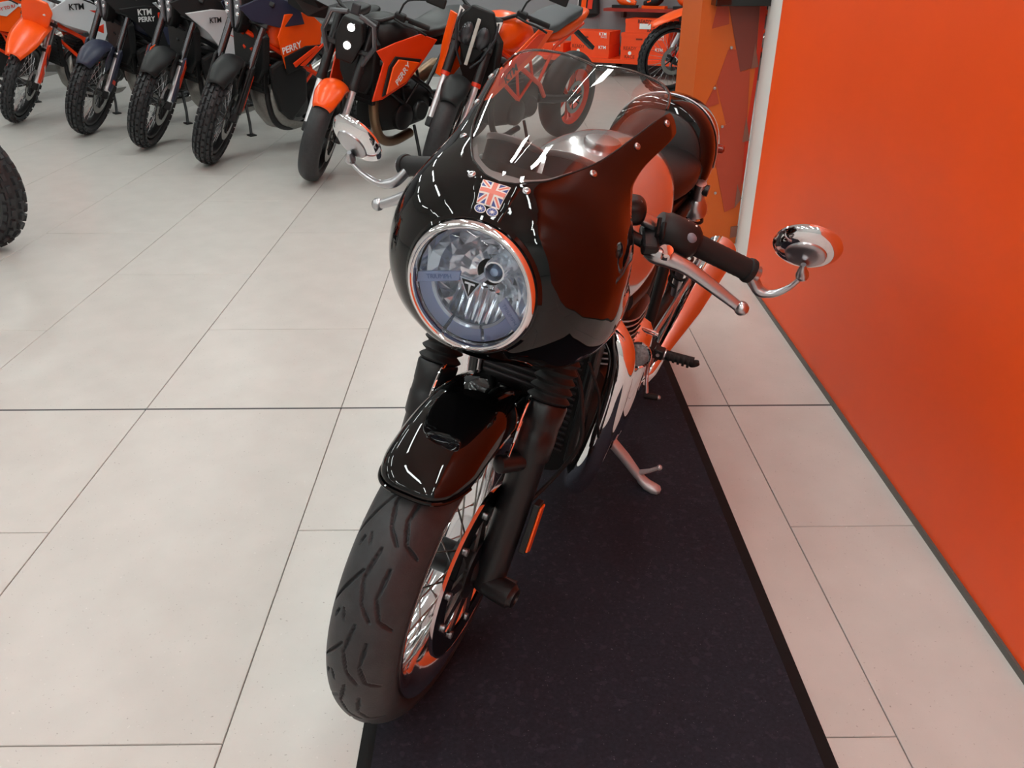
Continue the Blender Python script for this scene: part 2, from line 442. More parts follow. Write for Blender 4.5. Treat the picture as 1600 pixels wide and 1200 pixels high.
def shoe_box(cx, z, wd, label, style, dz=0.139):
    o = empty('shoe_box', SHM @ Matrix.Translation((cx, 0, z)))
    MB().box((0, 0, dz * 0.36), (wd, 0.34, dz * 0.72)).build('body', M_BOX, o, smooth=False)
    MB().box((0, 0, dz * 0.86), (wd + 0.008, 0.348, dz * 0.28)).build('lid', M_BOX, o, smooth=False)
    if style == 'hole':
        MB().box((-0.06, -0.172, dz * 0.55), (0.075, 0.004, 0.016)).build('hand_slot', M_BOXD, o, smooth=False)
        text('print', 'KTM', 0.045, (wd * 0.33, -0.1755, dz * 0.82), (1, 0, 0), (0, -1, 0), M_WHITE, o, bold=0.001)
        text('print', 'RACE', 0.03, (wd * 0.36, -0.1755, dz * 0.6), (1, 0, 0), (0, -1, 0), M_WHITE, o)
    elif style == 'ready':
        text('print', 'READY', 0.05, (-0.03, -0.1755, dz * 0.84), (1, 0, 0), (0, -1, 0), M_BOXD, o, bold=0.002)
        text('print', 'TO', 0.045, (0.06, -0.172, dz * 0.5), (1, 0, 0), (0, -1, 0), M_BOXD, o, bold=0.002)
        text('print', 'RACE', 0.045, (0.06, -0.172, dz * 0.2), (1, 0, 0), (0, -1, 0), M_BOXD, o, bold=0.002)
        MB().box((-0.02, -0.174, dz * 0.5), (0.13, 0.004, 0.055)).build('paper_label', M_WHITE, o, smooth=False)
    else:
        text('print', 'READY', 0.05, (-wd * 0.3, -0.1755, dz * 0.84), (1, 0, 0), (0, -1, 0), M_BOXD, o)
        text('print', 'RACE', 0.05, (-wd * 0.3, -0.172, dz * 0.2), (1, 0, 0), (0, -1, 0), M_BOXD, o)
        MB().lathe([(0, 0), (0, 0.02), (0.003, 0.02), (0.003, 0)], (-wd * 0.3, -0.170, dz * 0.5), (0, -1, 0), 14).build('sticker', M_WHITE, o, smooth=False)
        text('print', 'KTM', 0.045, (wd * 0.33, -0.1755, dz * 0.82), (1, 0, 0), (0, -1, 0), M_WHITE, o, bold=0.001)
    tag(o, label, 'box', 'boxes on the low orange shelf')
Z1, Z2, Z3 = 0.2035, 0.344, 0.4845
shoe_box(-0.17, Z1, 0.47, 'orange box under the slotted lid box, left stack on the low shelf', 'dot')
shoe_box(-0.17, Z2, 0.47, 'orange slotted box on top of the left stack on the low shelf', 'hole')
shoe_box(0.48, Z1, 0.54, 'bottom orange box of the taller right stack on the low shelf', 'dot')
shoe_box(0.48, Z2, 0.54, 'middle orange slotted box of the taller right stack', 'hole')
shoe_box(0.50, Z3, 0.50, 'top orange box with white paper label on the right stack', 'ready')
shoe_box(1.16, Z1, 0.54, 'bottom orange box beside the pillar behind the knobbly wheel', 'dot')
shoe_box(1.16, Z2, 0.54, 'upper orange box beside the pillar behind the knobbly wheel', 'hole')
shoe_box(-0.74, Z1, 0.47, 'orange box at the left end of the low shelf', 'dot')
def boot(cx, rot, label, flip):
    o = empty('riding_boot', SHM @ Matrix.Translation((cx, 0.17, 0.716)) @ Matrix.Rotation(rot, 4, 'Z'))
    MB().loft([[Vector((x, y, 0)) for x, y in [(-0.14, -0.04), (-0.05, -0.045), (0.08, -0.05), (0.15, -0.03), (0.16, 0), (0.15, 0.03), (0.08, 0.05), (-0.05, 0.045), (-0.14, 0.04)]],
               [Vector((x, y, 0.03)) for x, y in [(-0.14, -0.04), (-0.05, -0.045), (0.08, -0.05), (0.15, -0.03), (0.165, 0), (0.15, 0.03), (0.08, 0.05), (-0.05, 0.045), (-0.14, 0.04)]]]).build('sole', M_PLAST if flip else M_ORANGE, o, smooth=False)
    MB().tube(spline([(0.13, 0, 0.045), (0.06, 0, 0.06), (-0.03, 0, 0.085), (-0.07, 0, 0.15), (-0.07, 0, 0.28)], 4), [0.03, 0.034, 0.038, 0.041, 0.045, 0.048, 0.05, 0.052, 0.054, 0.054, 0.054, 0.055, 0.056, 0.057, 0.058, 0.058, 0.06][:17], 12).build('upper', M_ORANGE if flip else M_PLAST, o)
    MB().box((0.03, 0, 0.085), (0.05, 0.094, 0.02), Matrix.Rotation(0.3, 4, 'Y')).build('strap', M_WHITE if flip else M_ORANGE, o, smooth=False, bevel=0.004)
    MB().box((-0.06, 0, 0.17), (0.11, 0.118, 0.025)).build('strap', M_PLAST if flip else M_ORANGE, o, smooth=False, bevel=0.004)
    tag(o, label, 'boot', 'boots on the red wall shelf')
boot(0.10, 0.1, 'orange boot with black sole at the left end of the red wall shelf', True)
boot(0.46, 3.0, 'black boot with orange straps, second from left on the wall shelf', False)
boot(0.82, 0.1, 'orange boot in the middle of the red wall shelf', True)
boot(1.18, 3.0, 'black boot with orange straps, fourth from left on the wall shelf', False)
boot(1.54, 0.1, 'orange boot near the right end of the wall shelf', True)
# jersey hanging on the grey wall
jr = empty('hanging_jersey', SHM @ Matrix.Translation((-0.45, 0.29, 0.64)))
MB().loft([sec(0, 0.0, 0.19, 0.05, 0.05, 2), sec(0, 0, 0, 0, 0, 2)], cap=False).build('hem', M_PLAST, jr)
MB().loft([[Vector((math.cos(t) * a, math.sin(t) * 0.05, z)) for t in [2 * PI * k / 20 for k in range(20)]] for z, a in ((0, 0.2), (0.2, 0.19), (0.45, 0.2), (0.6, 0.17), (0.66, 0.08))]).build('body', M_PLAST, jr)
for x, m in ((-0.08, M_WHITE), (0.02, M_ORANGE), (0.1, M_REDP)):
    MB().prism([(x - 0.04, -0.052, 0.05), (x + 0.02, -0.052, 0.05), (x + 0.06, -0.052, 0.5), (x, -0.052, 0.5)], (0, 0.004, 0)).build('stripe', m, jr, smooth=False)
MB().tube([(0, 0, 0.64), (0, 0.0, 0.74), (0, 0.08, 0.76)], 0.006, 6).build('hook', M_SATIN, jr)
tag(jr, 'black jersey with orange and white stripes hanging on the grey wall', 'jersey')
# ------------------------------------------------------------------ the black faired motorcycle (x = its left, y = its rear, z = up)
def pose(x, y, phi, lean, z=0.0):
    phi, lean = R(phi), R(lean)
    L = Vector((math.cos(phi), -math.sin(phi), 0)); B = Vector((math.sin(phi), math.cos(phi), 0)); U = Vector((0, 0, 1))
    zz = U * math.cos(lean) + L * math.sin(lean); xx = L * math.cos(lean) - U * math.sin(lean)
    M = Matrix((xx, B, zz)).transposed().to_4x4(); M.translation = (x, y, z)
    return M
bike = empty('cafe_racer_motorcycle', pose(-0.167, 1.1406, 22.8, 10.5, 0.005))
tag(bike, 'black cafe racer motorcycle with round headlight fairing and clear screen on the mat', 'motorcycle')
AX = Vector((0, 0, 0.30)); RK = R(22.8)
FD = Vector((0, math.sin(RK), math.cos(RK)))          # up along the fork
def fk(x, s_, f=0): return Vector((x, 0, 0.30)) + FD * s_ + Vector((0, -math.cos(RK), math.sin(RK))) * f

# --- tyres
def road_tyre(name, org, rad, hw, grooves=True, n=1300):
    cr = hw * 1.02
    prof = []
    for a in np.linspace(-76, 76, 84): prof.append((cr * math.sin(R(a)), rad - cr + cr * math.cos(R(a)), cr * R(a)))
    side = [(hw * 0.99, rad - cr + cr * 0.14), (hw * 0.95, rad - 0.057), (hw * 0.87, rad - 0.0625), (hw * 0.74, rad - 0.063)]
    prof = [(-x, r, None) for x, r in reversed(side)] + prof + [(x, r, None) for x, r in side]
    th = np.arange(n) * 2 * PI / n
    pitch = 2 * PI * rad / 16
    segs = []
    for k in (hw / 0.06,):
        A = [[(-60, -14), (-15, 58)], [(-1, 96), (-10, 46), (0, 10), (18, -12)], [(22, 72), (18, 26), (30, -6), (54, -20)], [(-42, -30), (-37, -16)], [(-27, -8), (-22, -24)]]
        for pl in A:
            for a, b in zip(pl, pl[1:]): segs.append((a[0] * k / 1000, a[1] / 1000, b[0] * k / 1000, b[1] / 1000))
    rows = []
    sarc = (th * rad) % pitch
    for (x, r, u) in prof:
        d = np.full(n, 9.0)
        if u is not None and grooves:
            for (u0, s0, u1, s1) in segs:
                for sh in (-pitch, 0, pitch):
                    vx, vy = u1 - u0, s1 - s0
                    t = np.clip(((u - u0) * vx + (sarc + sh - s0) * vy) / (vx * vx + vy * vy), 0, 1)
                    w_ = 0.0024 * (1.15 - np.abs(t - 0.5))
                    d = np.minimum(d, np.hypot(u - u0 - t * vx, sarc + sh - s0 - t * vy) - w_ + 0.0016)
        dep = 0.0065 * np.clip((0.0019 - d) / 0.0009, 0, 1)
        rr = r - dep
        rows.append([org + Vector((x, -rr[j] * math.cos(th[j]), rr[j] * math.sin(th[j]))) for j in range(n)])
    return MB().grid(rows, cv=True).build(name, M_RUBBER, bike, angle=180)
road_tyre('front_tyre', AX, 0.300, 0.060)
rear_ax = Vector((0, 1.415, 0.315))
road_tyre('rear_tyre', rear_ax, 0.315, 0.08, True, 700)

# --- front wheel
rimp = [(-0.0525, 0.2355), (-0.048, 0.2365), (-0.042, 0.229), (-0.040, 0.220), (-0.030, 0.212), (-0.016, 0.204), (0, 0.2015), (0.016, 0.204), (0.030, 0.212), (0.040, 0.220), (0.042, 0.229), (0.048, 0.2365), (0.0525, 0.2355), (0.0512, 0.226), (0.045, 0.213), (0.032, 0.204), (0.017, 0.1965), (0, 0.194), (-0.017, 0.1965), (-0.032, 0.204), (-0.045, 0.213), (-0.0512, 0.226)]
rim = MB().lathe([(h * 1.11, r + 0.002) for h, r in rimp], AX, (1, 0, 0), 96, closed=True).build('front_rim', mat('chromed rim', (226, 226, 230), 0.09, 1), bike)
hub = MB().lathe([(-0.055, 0.0), (-0.055, 0.05), (-0.045, 0.052), (-0.04, 0.03), (0.03, 0.03), (0.035, 0.052), (0.05, 0.055), (0.06, 0.045), (0.062, 0.0)], AX, (1, 0, 0), 32).build('front_hub', M_BLACKM, bike)
sp = {}
for k in range(36):
    a = 2 * PI * k / 36; side = 1 if k % 2 == 0 else -1; cr_ = R(24) * (1 if (k // 2) % 2 == 0 else -1)
    key = (side, cr_)
    if key not in sp:
        p0 = Vector((side * 0.042, -0.049 * math.cos(cr_), 0.049 * math.sin(cr_))); p1 = Vector((side * 0.012, -0.198, 0))
        sp[key] = MB().tube([p0, p0.lerp(p1, 0.88), p0.lerp(p1, 0.9), p1], [0.0017, 0.0017, 0.0032, 0.0034], 7).build('spoke', M_BRUSH, rim); o = sp[key]
    else: o = share(sp[key])
    o.matrix_local = Matrix.Translation(AX) @ Matrix.Rotation(-a, 4, 'X')
def ring_plate(ro, ri, x, th, n=64, wave=0):
    return MB().lathe([(x, ri), (x, ro), (x + th, ro), (x + th, ri)], AX, (1, 0, 0), n, closed=True)
disc = ring_plate(0.160, 0.118, 0.068, 0.005, 96).build('brake_disc', mat('brake disc dark steel', (64, 62, 62), 0.16, 1), bike, angle=30)
ring_plate(0.1625, 0.1595, 0.0675, 0.006, 96).build('disc_rim', M_CHROME, disc, angle=30)
for k in range(10):
    a = 2 * PI * k / 10; c, s_ = math.cos(a), math.sin(a)
    mb = MB()
    M = Matrix.Translation(AX) @ Matrix.Rotation(a, 4, 'X')
    mb.loft([[(0.068, -0.016, 0.05), (0.074, -0.016, 0.05), (0.074, 0.016, 0.05), (0.068, 0.016, 0.05)], [(0.069, -0.008, 0.122), (0.073, -0.008, 0.122), (0.073, 0.008, 0.122), (0.069, 0.008, 0.122)]], M=M)
    mb.build('disc_arm', M_DISC, disc, smooth=False)
    MB().lathe([(0.066, 0), (0.066, 0.007), (0.077, 0.007), (0.077, 0)], Vector((0, 0, 0.122)), (1, 0, 0), 10, M=M).build('disc_button', M_SATIN, disc)
MB().lathe([(0.06, 0.0), (0.06, 0.055), (0.076, 0.055), (0.078, 0.03), (0.09, 0.018), (0.095, 0.0)], AX, (1, 0, 0), 28).build('disc_carrier', M_BLACKM, disc)
# caliper behind the left leg
cal = MB().loft([[fk(x, s_, f) for (f, s_) in ((-0.05, 0.06), (-0.115, 0.04), (-0.15, 0.08), (-0.15, 0.15), (-0.11, 0.17), (-0.05, 0.13))] for x in (0.045, 0.10)]).build('brake_caliper', M_BLACKM, bike, smooth=False, bevel=0.008)

# --- fork legs with gaiters
for sx in (1, -1):
    X = 0.102 * sx
    dirx = FD
    leg = MB().lathe([(-0.032, 0.0), (-0.032, 0.016), (-0.026, 0.024), (-0.01, 0.0275), (0.02, 0.028), (0.22, 0.030), (0.226, 0.0335), (0.262, 0.0345), (0.266, 0.0335), (0.282, 0.0335), (0.286, 0.0345), (0.318, 0.036), (0.322, 0.034), (0.322, 0.0)], Vector((X, 0, 0.3)), FD, 28).build('fork_leg', M_BLACKM, bike)
    gp = [(0.318, 0.030)]
    for k in range(9):
        s0 = 0.322 + 0.0165 * k; rr_ = 0.0375 - 0.0007 * k
        gp += [(s0, 0.0285), (s0 + 0.004, rr_ - 0.002), (s0 + 0.0065, rr_), (s0 + 0.009, rr_ - 0.002), (s0 + 0.0145, 0.0285)]
    gp += [(0.476, 0.026), (0.49, 0.026)]
    MB().lathe(gp, Vector((X, 0, 0.3)), FD, 28).build('gaiter', M_RUB2, leg, angle=70)
    MB().lathe([(0.46, 0.0205), (0.655, 0.0205), (0.655, 0)], Vector((X, 0, 0.3)), FD, 20).build('stanchion', M_CHROME, leg)
    MB().lathe([(0.0, 0.02), (0.016, 0.023), (0.05, 0.023), (0.054, 0.019), (0.058, 0.018), (0.060, 0.010), (0.056, 0.009), (0.056, 0.0)] if sx > 0 else [(0.0, 0.02), (0.016, 0.02), (0.02, 0.016), (0.02, 0.0)], Vector((X, -0.012, 0.292)), (sx, -0.15, 0), 20).build('axle_clamp', M_BLACKM, leg)
    MB().tube([fk(X * 0.75, 0.0), fk(X * 0.55, 0.0)], 0.015, 14).build('axle_spacer', M_SATIN, leg)
    MB().lathe([(0, 0.016), (0.03, 0.016), (0.045, 0.0155), (0.049, 0.011), (0.05, 0)], fk(X * 0.93, 0.215, 0.022), (-sx * 0.55, -0.8, 0.12), 16).build('fender_boss', M_BLACKM, leg)
    if sx < 0: continue
    MB().prism([fk(X + sx * 0.034, s_, f) for f, s_ in ((-0.020, 0.055), (0.008, 0.06), (0.008, 0.15), (-0.020, 0.155))], (0.012 * sx, 0, 0)).build('reflector_backing', M_PLAST, leg, smooth=False, bevel=0.002)
    MB().prism([fk(X + sx * 0.046, s_, f) for f, s_ in ((-0.018, 0.06), (0.006, 0.064), (0.006, 0.146), (-0.018, 0.15))], (0.004 * sx, 0, 0)).build('reflector', M_AMBER, leg, smooth=False, bevel=0.0015)
MB().tube([(-0.15, 0, 0.3), (0.15, 0, 0.3)], 0.009, 12).build('front_axle', M_SATIN, bike)
# yokes
for s_, th in ((0.50, 0.03), (0.64, 0.026)):
    MB().prism([fk(x, s_, f) for x, f in ((-0.135, 0.03), (-0.135, -0.03), (-0.06, -0.07), (0.06, -0.07), (0.135, -0.03), (0.135, 0.03), (0.05, 0.02), (-0.05, 0.02))], FD * th).build('fork_yoke', M_BLACKM, bike, smooth=False, bevel=0.005)

# --- front fender
def fpt(a0, a1, rad, hw, x0, f, t):
    """point of the fender skin: f runs front to rear, t from one skirt to the other"""
    a = R(a0 + (a1 - a0) * f + (1 - f) ** 3 * 12 * abs(t) ** 2.6)
    e = min(1, f / 0.06) ** 0.5
    al = t * R(76 + 12 * min(1, f / 0.3))
    rr_ = rad - 0.062 * (1 - math.cos(al)) ** 1.25 - 0.010 * (1 - e)
    return Vector((x0 + hw * math.copysign(abs(math.sin(al)) ** 0.75, al) * (0.95 + 0.05 * e), -rr_ * math.cos(a), 0.30 + rr_ * math.sin(a)))
FA = (55, 150, 0.334, 0.073, 0.006)
fen = MB().grid([[fpt(*FA, i / 44, -1 + 2 * j / 32) for j in range(33)] for i in range(45)]).build('front_fender', M_GLOSS, bike, solid=0.004, core=(0, 0, 0.3))
MB().tube([fpt(*FA, 0, -1 + 2 * j / 40) for j in range(41)], 0.003, 8).build('lip', M_GLOSS, fen)
for sx in (1, -1):
    MB().prism([fk(sx * 0.079, s_, f) for s_, f in ((0.30, 0.00), (0.285, 0.045), (0.225, 0.06), (0.19, 0.03), (0.21, 0.0))], (0.004 * sx, 0, 0)).build('stay', M_CHROME, fen, smooth=False, bevel=0.0015)
    MB().tube(spline([fk(sx * 0.080, s_, f) for s_, f in ((0.335, 0.005), (0.32, 0.035), (0.285, 0.05), (0.25, 0.052), (0.215, 0.04))], 4), 0.003, 8).build('stay_rod', M_CHROME, fen)

# --- fairing: radius around the lamp axis as a function of angle and depth
ZC = 0.837
TH = [0, 15, 32, 45, 60, 90, 118, 133, 150, 165, 180]
YY = [-0.040, -0.030, -0.018, 0.0, 0.05, 0.10, 0.15, 0.20, 0.25, 0.30, 0.36]
RT = [
 [0.097, 0.110, 0.129, 0.143, 0.158, 0.174, 0.190, 0.206, 0.221, 0.236, 0.253],
 [0.098, 0.112, 0.130, 0.146, 0.163, 0.180, 0.197, 0.213, 0.229, 0.248, 0.270],
 [0.100, 0.117, 0.132, 0.148, 0.173, 0.190, 0.210, 0.229, 0.246, 0.263, 0.288],
 [0.101, 0.120, 0.134, 0.150, 0.177, 0.190, 0.201, 0.211, 0.225, 0.241, 0.256],
 [0.101, 0.121, 0.136, 0.152, 0.178, 0.185, 0.183, 0.179, 0.176, 0.174, 0.172],
 [0.101, 0.121, 0.136, 0.153, 0.177, 0.182, 0.177, 0.170, 0.163, 0.157, 0.152],
 [0.101, 0.120, 0.134, 0.150, 0.181, 0.196, 0.199, 0.197, 0.191, 0.184, 0.178],
 [0.101, 0.118, 0.130, 0.145, 0.180, 0.197, 0.206, 0.210, 0.211, 0.211, 0.211],
 [0.101, 0.116, 0.126, 0.137, 0.168, 0.190, 0.204, 0.212, 0.216, 0.22, 0.22],
 [0.101, 0.114, 0.122, 0.130, 0.156, 0.178, 0.194, 0.205, 0.21, 0.215, 0.22],
 [0.101, 0.112, 0.119, 0.126, 0.150, 0.172, 0.190, 0.20, 0.21, 0.215, 0.22]]
def rad_at(th, y):
    t = abs(th)
    col = [herm(YY, RT[i], y) for i in range(len(TH))]
    return herm(TH, col, t)
def surf(th, y, off=0.0):
    r = rad_at(th, y) + off
    return Vector((r * math.sin(R(th)), y, ZC + r * math.cos(R(th))))
EA = [0, 8, 15, 20, 24, 28, 30.5, 31.6, 32.2, 32.6, 33.0, 33.6, 36, 40.0, 40.9, 41.6, 42.2, 43, 44.6, 47, 57, 69, 82, 95, 101, 108, 115, 121, 125, 132, 140, 150, 165, 180]
EY = [-0.004, 0.0, 0.015, 0.030, 0.054, 0.088, 0.122, 0.165, 0.215, 0.262, 0.292, 0.303, 0.3055, 0.303, 0.294, 0.270, 0.238, 0.206, 0.178, 0.156, 0.150, 0.150, 0.153, 0.176, 0.200, 0.225, 0.235, 0.225, 0.200, 0.152, 0.110, 0.085, 0.072, 0.068]
def ye(th): return herm(EA, EY, abs(th))
NU = 30
angs = sorted(set([round(a, 2) for a in list(np.linspace(0, 28, 15)) + list(np.linspace(28, 31, 8)) + list(np.linspace(31, 34, 30)) + list(np.linspace(34, 38, 8)) + list(np.linspace(38, 43, 24)) + list(np.linspace(43, 50, 10)) + list(np.linspace(50, 180, 60))]))
angs = [-a for a in reversed(angs[1:-1])] + angs      # -..0..180
rows = []
for a in angs:
    e = ye(a); row = []
    for k in range(NU + 1):
        y = -0.040 + (e + 0.040) * (k / NU) ** 1.5
        row.append(surf(a, y))
    rows.append(row)
fair = MB().grid(rows, cu=True).build('fairing', M_GLOSS, bike, solid=0.0035, angle=60, core=(0, 0.12, ZC))
# inner lip that holds the lamp
MB().lathe([(0.0, 0.1035), (-0.004, 0.099), (-0.002, 0.096), (0.02, 0.095), (0.02, 0.103)], Vector((0, -0.040, ZC)), (0, 1, 0), 64).build('lamp_rim', M_GLOSS, fair)
def nrm(th, y):
    a = surf(th + 1, y) - surf(th - 1, y); b = surf(th, y + 0.002) - surf(th, y - 0.002)
    n_ = b.cross(a)
    if n_.dot(surf(th, y) - Vector((0, y + 0.1, ZC))) < 0: n_ = -n_
    return n_.normalized()
def on_skin(th, y, off): return surf(th, y) + nrm(th, y) * off
# raised centre strip below the screen
srow = []
for a in np.linspace(-13.5, 13.5, 13):
    off = 0.0015 if abs(a) < 13.4 else -0.0005
    srow.append([on_skin(a, y, off) for y in np.linspace(-0.037, -0.0035, 22)])
MB().grid(srow).build('centre_strip', M_GLOSS, fair, angle=30)
# flag sticker and two round emblems on the strip
def sticker(name, cy, wa, wy, polys, kids):
    """polys: list of (points in -1..1 square, material); mapped on the fairing surface"""
    def P(a, b, off): return on_skin(cy[0] + a * wa / 2, cy[1] + b * wy / 2, off)
    base = None
    for i, (pts, m) in enumerate(polys):
        # subdivide along edges so it follows the surface
        q = []
        for p0, p1 in zip(pts, pts[1:] + pts[:1]):
            for t in (0, 0.125, 0.25, 0.375, 0.5, 0.625, 0.75, 0.875): q.append((p0[0] + (p1[0] - p0[0]) * t, p0[1] + (p1[1] - p0[1]) * t))
        mb = MB(); off = 0.0024 + 0.00022 * i
        n = len(q); c = (sum(p[0] for p in q) / n, sum(p[1] for p in q) / n)
        rings_ = [[P(c[0] + (p[0] - c[0]) * k, c[1] + (p[1] - c[1]) * k, off) for p in q] for k in (0.2, 0.4, 0.6, 0.8, 1.0)]
        mb.add([P(*c, off)] + rings_[0], [(0, 1 + k, 1 + (k + 1) % n) for k in range(n)])
        mb.grid(rings_ + [[P(*p, off - 0.0006) for p in q]], cv=True)
        mb.build(name if i == 0 else kids, m, fair, smooth=False)
sq = [(-1, -1), (1, -1), (1, 1), (-1, 1)]
M_STB = mat('sticker blue', (52, 74, 140), 0.35); M_STR = mat('sticker red', (214, 120, 104), 0.35); M_STW = mat('sticker white', (226, 222, 220), 0.35)
sticker('flag_sticker', (0, -0.0178), 16.5, 0.0205, [(sq, M_STW), ([(-0.94, -0.92), (0.94, -0.92), (0.94, 0.92), (-0.94, 0.92)], M_STB)] +
        [([(-0.94, -0.92), (-0.7, -0.92), (0.94, 0.7), (0.94, 0.92), (0.7, 0.92), (-0.94, -0.7)], M_STW), ([(0.94, -0.92), (0.94, -0.7), (-0.7, 0.92), (-0.94, 0.92), (-0.94, 0.7), (0.7, -0.92)], M_STW),
         ([(-0.94, -0.92), (-0.85, -0.92), (0.94, 0.83), (0.94, 0.92), (0.85, 0.92), (-0.94, -0.83)], M_STR), ([(0.94, -0.92), (0.94, -0.83), (-0.85, 0.92), (-0.94, 0.92), (-0.94, 0.83), (0.85, -0.92)], M_STR),
         ([(-0.3, -0.92), (0.3, -0.92), (0.3, 0.92), (-0.3, 0.92)], M_STW), ([(-0.94, -0.3), (0.94, -0.3), (0.94, 0.3), (-0.94, 0.3)], M_STW),
         ([(-0.17, -0.92), (0.17, -0.92), (0.17, 0.92), (-0.17, 0.92)], M_STR), ([(-0.94, -0.17), (0.94, -0.17), (0.94, 0.17), (-0.94, 0.17)], M_STR)], 'flag_stripe')
for sx in (-1, 1):
    def circ(r, n=16): return [(r * math.cos(2 * PI * k / n), r * math.sin(2 * PI * k / n)) for k in range(n)]
    star = [((0.7 if k % 2 == 0 else 0.18) * math.cos(2 * PI * k / 16), (0.7 if k % 2 == 0 else 0.18) * math.sin(2 * PI * k / 16)) for k in range(16)]
    sticker('round_emblem', (sx * 4.6, -0.0315), 8.6, 0.0072, [(circ(1), M_STW), (circ(0.84), M_STB), (star, M_STW)], 'emblem_star')
# pale grey band along the foot of the screen, just beneath its surface
MB().grid([[surf(a, ye(a) + dy, -0.0048 - dy * 0.12) for dy in (0.0, 0.010, 0.020, 0.030 - 0.018 * abs(a) / 25)] for a in np.linspace(-25, 25, 31)]).build('pale_strip', mat('pale grey strip', (206, 206, 208), 0.35), fair)
# screen
TA = [0, 12, 20, 25, 28.5, 30.5, 31.8, 32.8]
TYS = [0.356, 0.354, 0.350, 0.345, 0.336, 0.322, 0.308, 0.292]
rows = []
SA = [-32.7 + 65.4 * k / 96 for k in range(97)]
for a in SA:
    y0 = ye(a) - 0.010
    y1 = herm(TA, TYS, abs(a))
    y1 = max(y1, y0 + 0.002)
    rows.append([surf(a, y0 + (y1 - y0) * k / 34, -0.0022 - 0.0006) for k in range(35)])
scrn = MB().grid(rows).build('windscreen', M_SCREEN, bike, angle=180)
edge = [surf(a, herm(TA, TYS, abs(a)), -0.002) for a in SA if abs(a) < 32.7]
MB().tube(edge, 0.0021, 8).build('screen_edge', clear('screen edge acrylic', (232, 228, 226), 3.2, 0.08), scrn)
le = [surf(a, ye(a) + 0.001, -0.0005) for a in [-32.6 + 65.2 * k / 120 for k in range(121)]]
MB().tube(le, 0.0014, 6).build('edge_trim', M_RUB2, scrn)
def bolt(p, n_, r=0.0045, par=fair):
    MB().lathe([(0.0, r * 1.25), (0.0012, r * 1.25), (0.0018, r), (0.0032, r * 0.85), (0.0034, r * 0.45), (0.0018, r * 0.4), (0.0018, 0)], p, n_, 14).build('screen_bolt', M_SATIN, par)
for sx in (-1, 1):
    for th, y in ((16.0, -0.002), (32.3, 0.092), (35.2, 0.195), (35.6, 0.284)):
        bolt(surf(sx * th, y), nrm(sx * th, y))

# --- headlamp
lamp_o = Vector((0, -0.035, ZC))
def lp(u, v, h=0.0): return lamp_o + Vector((u * 0.085, -h, v * 0.085))
hl = MB().lathe([(-0.005, 0.0965), (0.010, 0.0965), (0.015, 0.0955), (0.0185, 0.092), (0.019, 0.0895), (0.0175, 0.0885), (0.0165, 0.0875), (0.0178, 0.0868), (0.0172, 0.0858), (0.012, 0.085), (0.0, 0.0848)], lamp_o, (0, -1, 0), 96).build('headlight', M_CHROME, bike, angle=50)
MB().lathe([(0.0125, 0.0855), (0.0185, 0.075), (0.0225, 0.06), (0.0255, 0.04), (0.027, 0.02), (0.0274, 0.0)], lamp_o, (0, -1, 0), 64).build('lens', M_LENS, hl)
M_REFL = mat('lamp reflector', (240, 244, 250), 0.13, 0.78)
rg = random.Random(3)
# faceted bowl: every facet its own tilted mirror
mb = MB()
rings = [(0.004, 0.985), (-0.006, 0.90), (-0.018, 0.78), (-0.030, 0.64), (-0.042, 0.50), (-0.051, 0.36), (-0.056, 0.24)]
NJ = 26
gridp = [[lp(r * math.cos(2 * PI * (j + 0.5 * (i % 2)) / NJ), r * math.sin(2 * PI * (j + 0.5 * (i % 2)) / NJ), h - 0.002 + (rg.uniform(-0.004, 0.004) if 0 < i < 6 else 0)) for j in range(NJ)] for i, (h, r) in enumerate(rings)]
mb.grid(gridp, cv=True)
mb.build('reflector', M_REFL, hl, smooth=False)
MB().lathe([(-0.064, 0.022), (-0.056, 0.0235)], lamp_o, (0, -1, 0), 24).build('reflector_throat', M_REFL, hl)
# vertical flutes in the lower middle
for k in range(7):
    u0 = -0.42 + 0.135 * k; z0 = -0.16 - 0.02 * abs(k - 3); z1 = -0.70 + 0.03 * abs(k - 3)
    MB().loft([[lp(u0, z0, -0.035), lp(u0 + 0.067, z0, -0.030), lp(u0 + 0.13, z0, -0.035), lp(u0 + 0.067, z0, -0.04)],
               [lp(u0, z1, -0.010), lp(u0 + 0.067, z1, -0.004), lp(u0 + 0.13, z1, -0.010), lp(u0 + 0.067, z1, -0.016)]]).build('flute', M_REFL, hl, smooth=False)
M_DRL = mat('pale blue light guide', (158, 172, 212), 0.22, 0, 0.6, coat=0.4)
M_CLR = mat('clear moulded plastic', (214, 222, 236), 0.12, 0.35)
def arcband(r0, r1, a0, a1, h0, h1, n=14):
    rows = []
    for k in range(n + 1):
        a = R(a0 + (a1 - a0) * k / n)
        rows.append([lp(r * math.cos(a), r * math.sin(a), h) for r, h in ((r0, h0 - 0.004), (r0, h0), (r1, h1), (r1, h1 - 0.004))])
    return MB().loft(rows)
for a0, a1 in ((188, 246), (250, 290), (294, 342)):
    arcband(0.74, 0.95, a0, a1, 0.003, 0.009).build('light_guide', M_DRL, hl, smooth=False, bevel=0.0008)
    arcband(0.69, 0.735, a0, a1, 0.004, 0.006).build('guide_edge', M_CLR, hl, smooth=False)
for pts in ([(-0.22, 0.22), (-0.22, 0.05), (-0.96, -0.22), (-0.97, -0.03)], [(0.60, 0.02), (0.50, -0.14), (0.86, -0.52), (0.96, -0.32)]):
    MB().prism([lp(u, v, 0.004) for u, v in pts], (0, -0.005, 0)).build('light_arm', M_DRL, hl, smooth=False, bevel=0.0012)
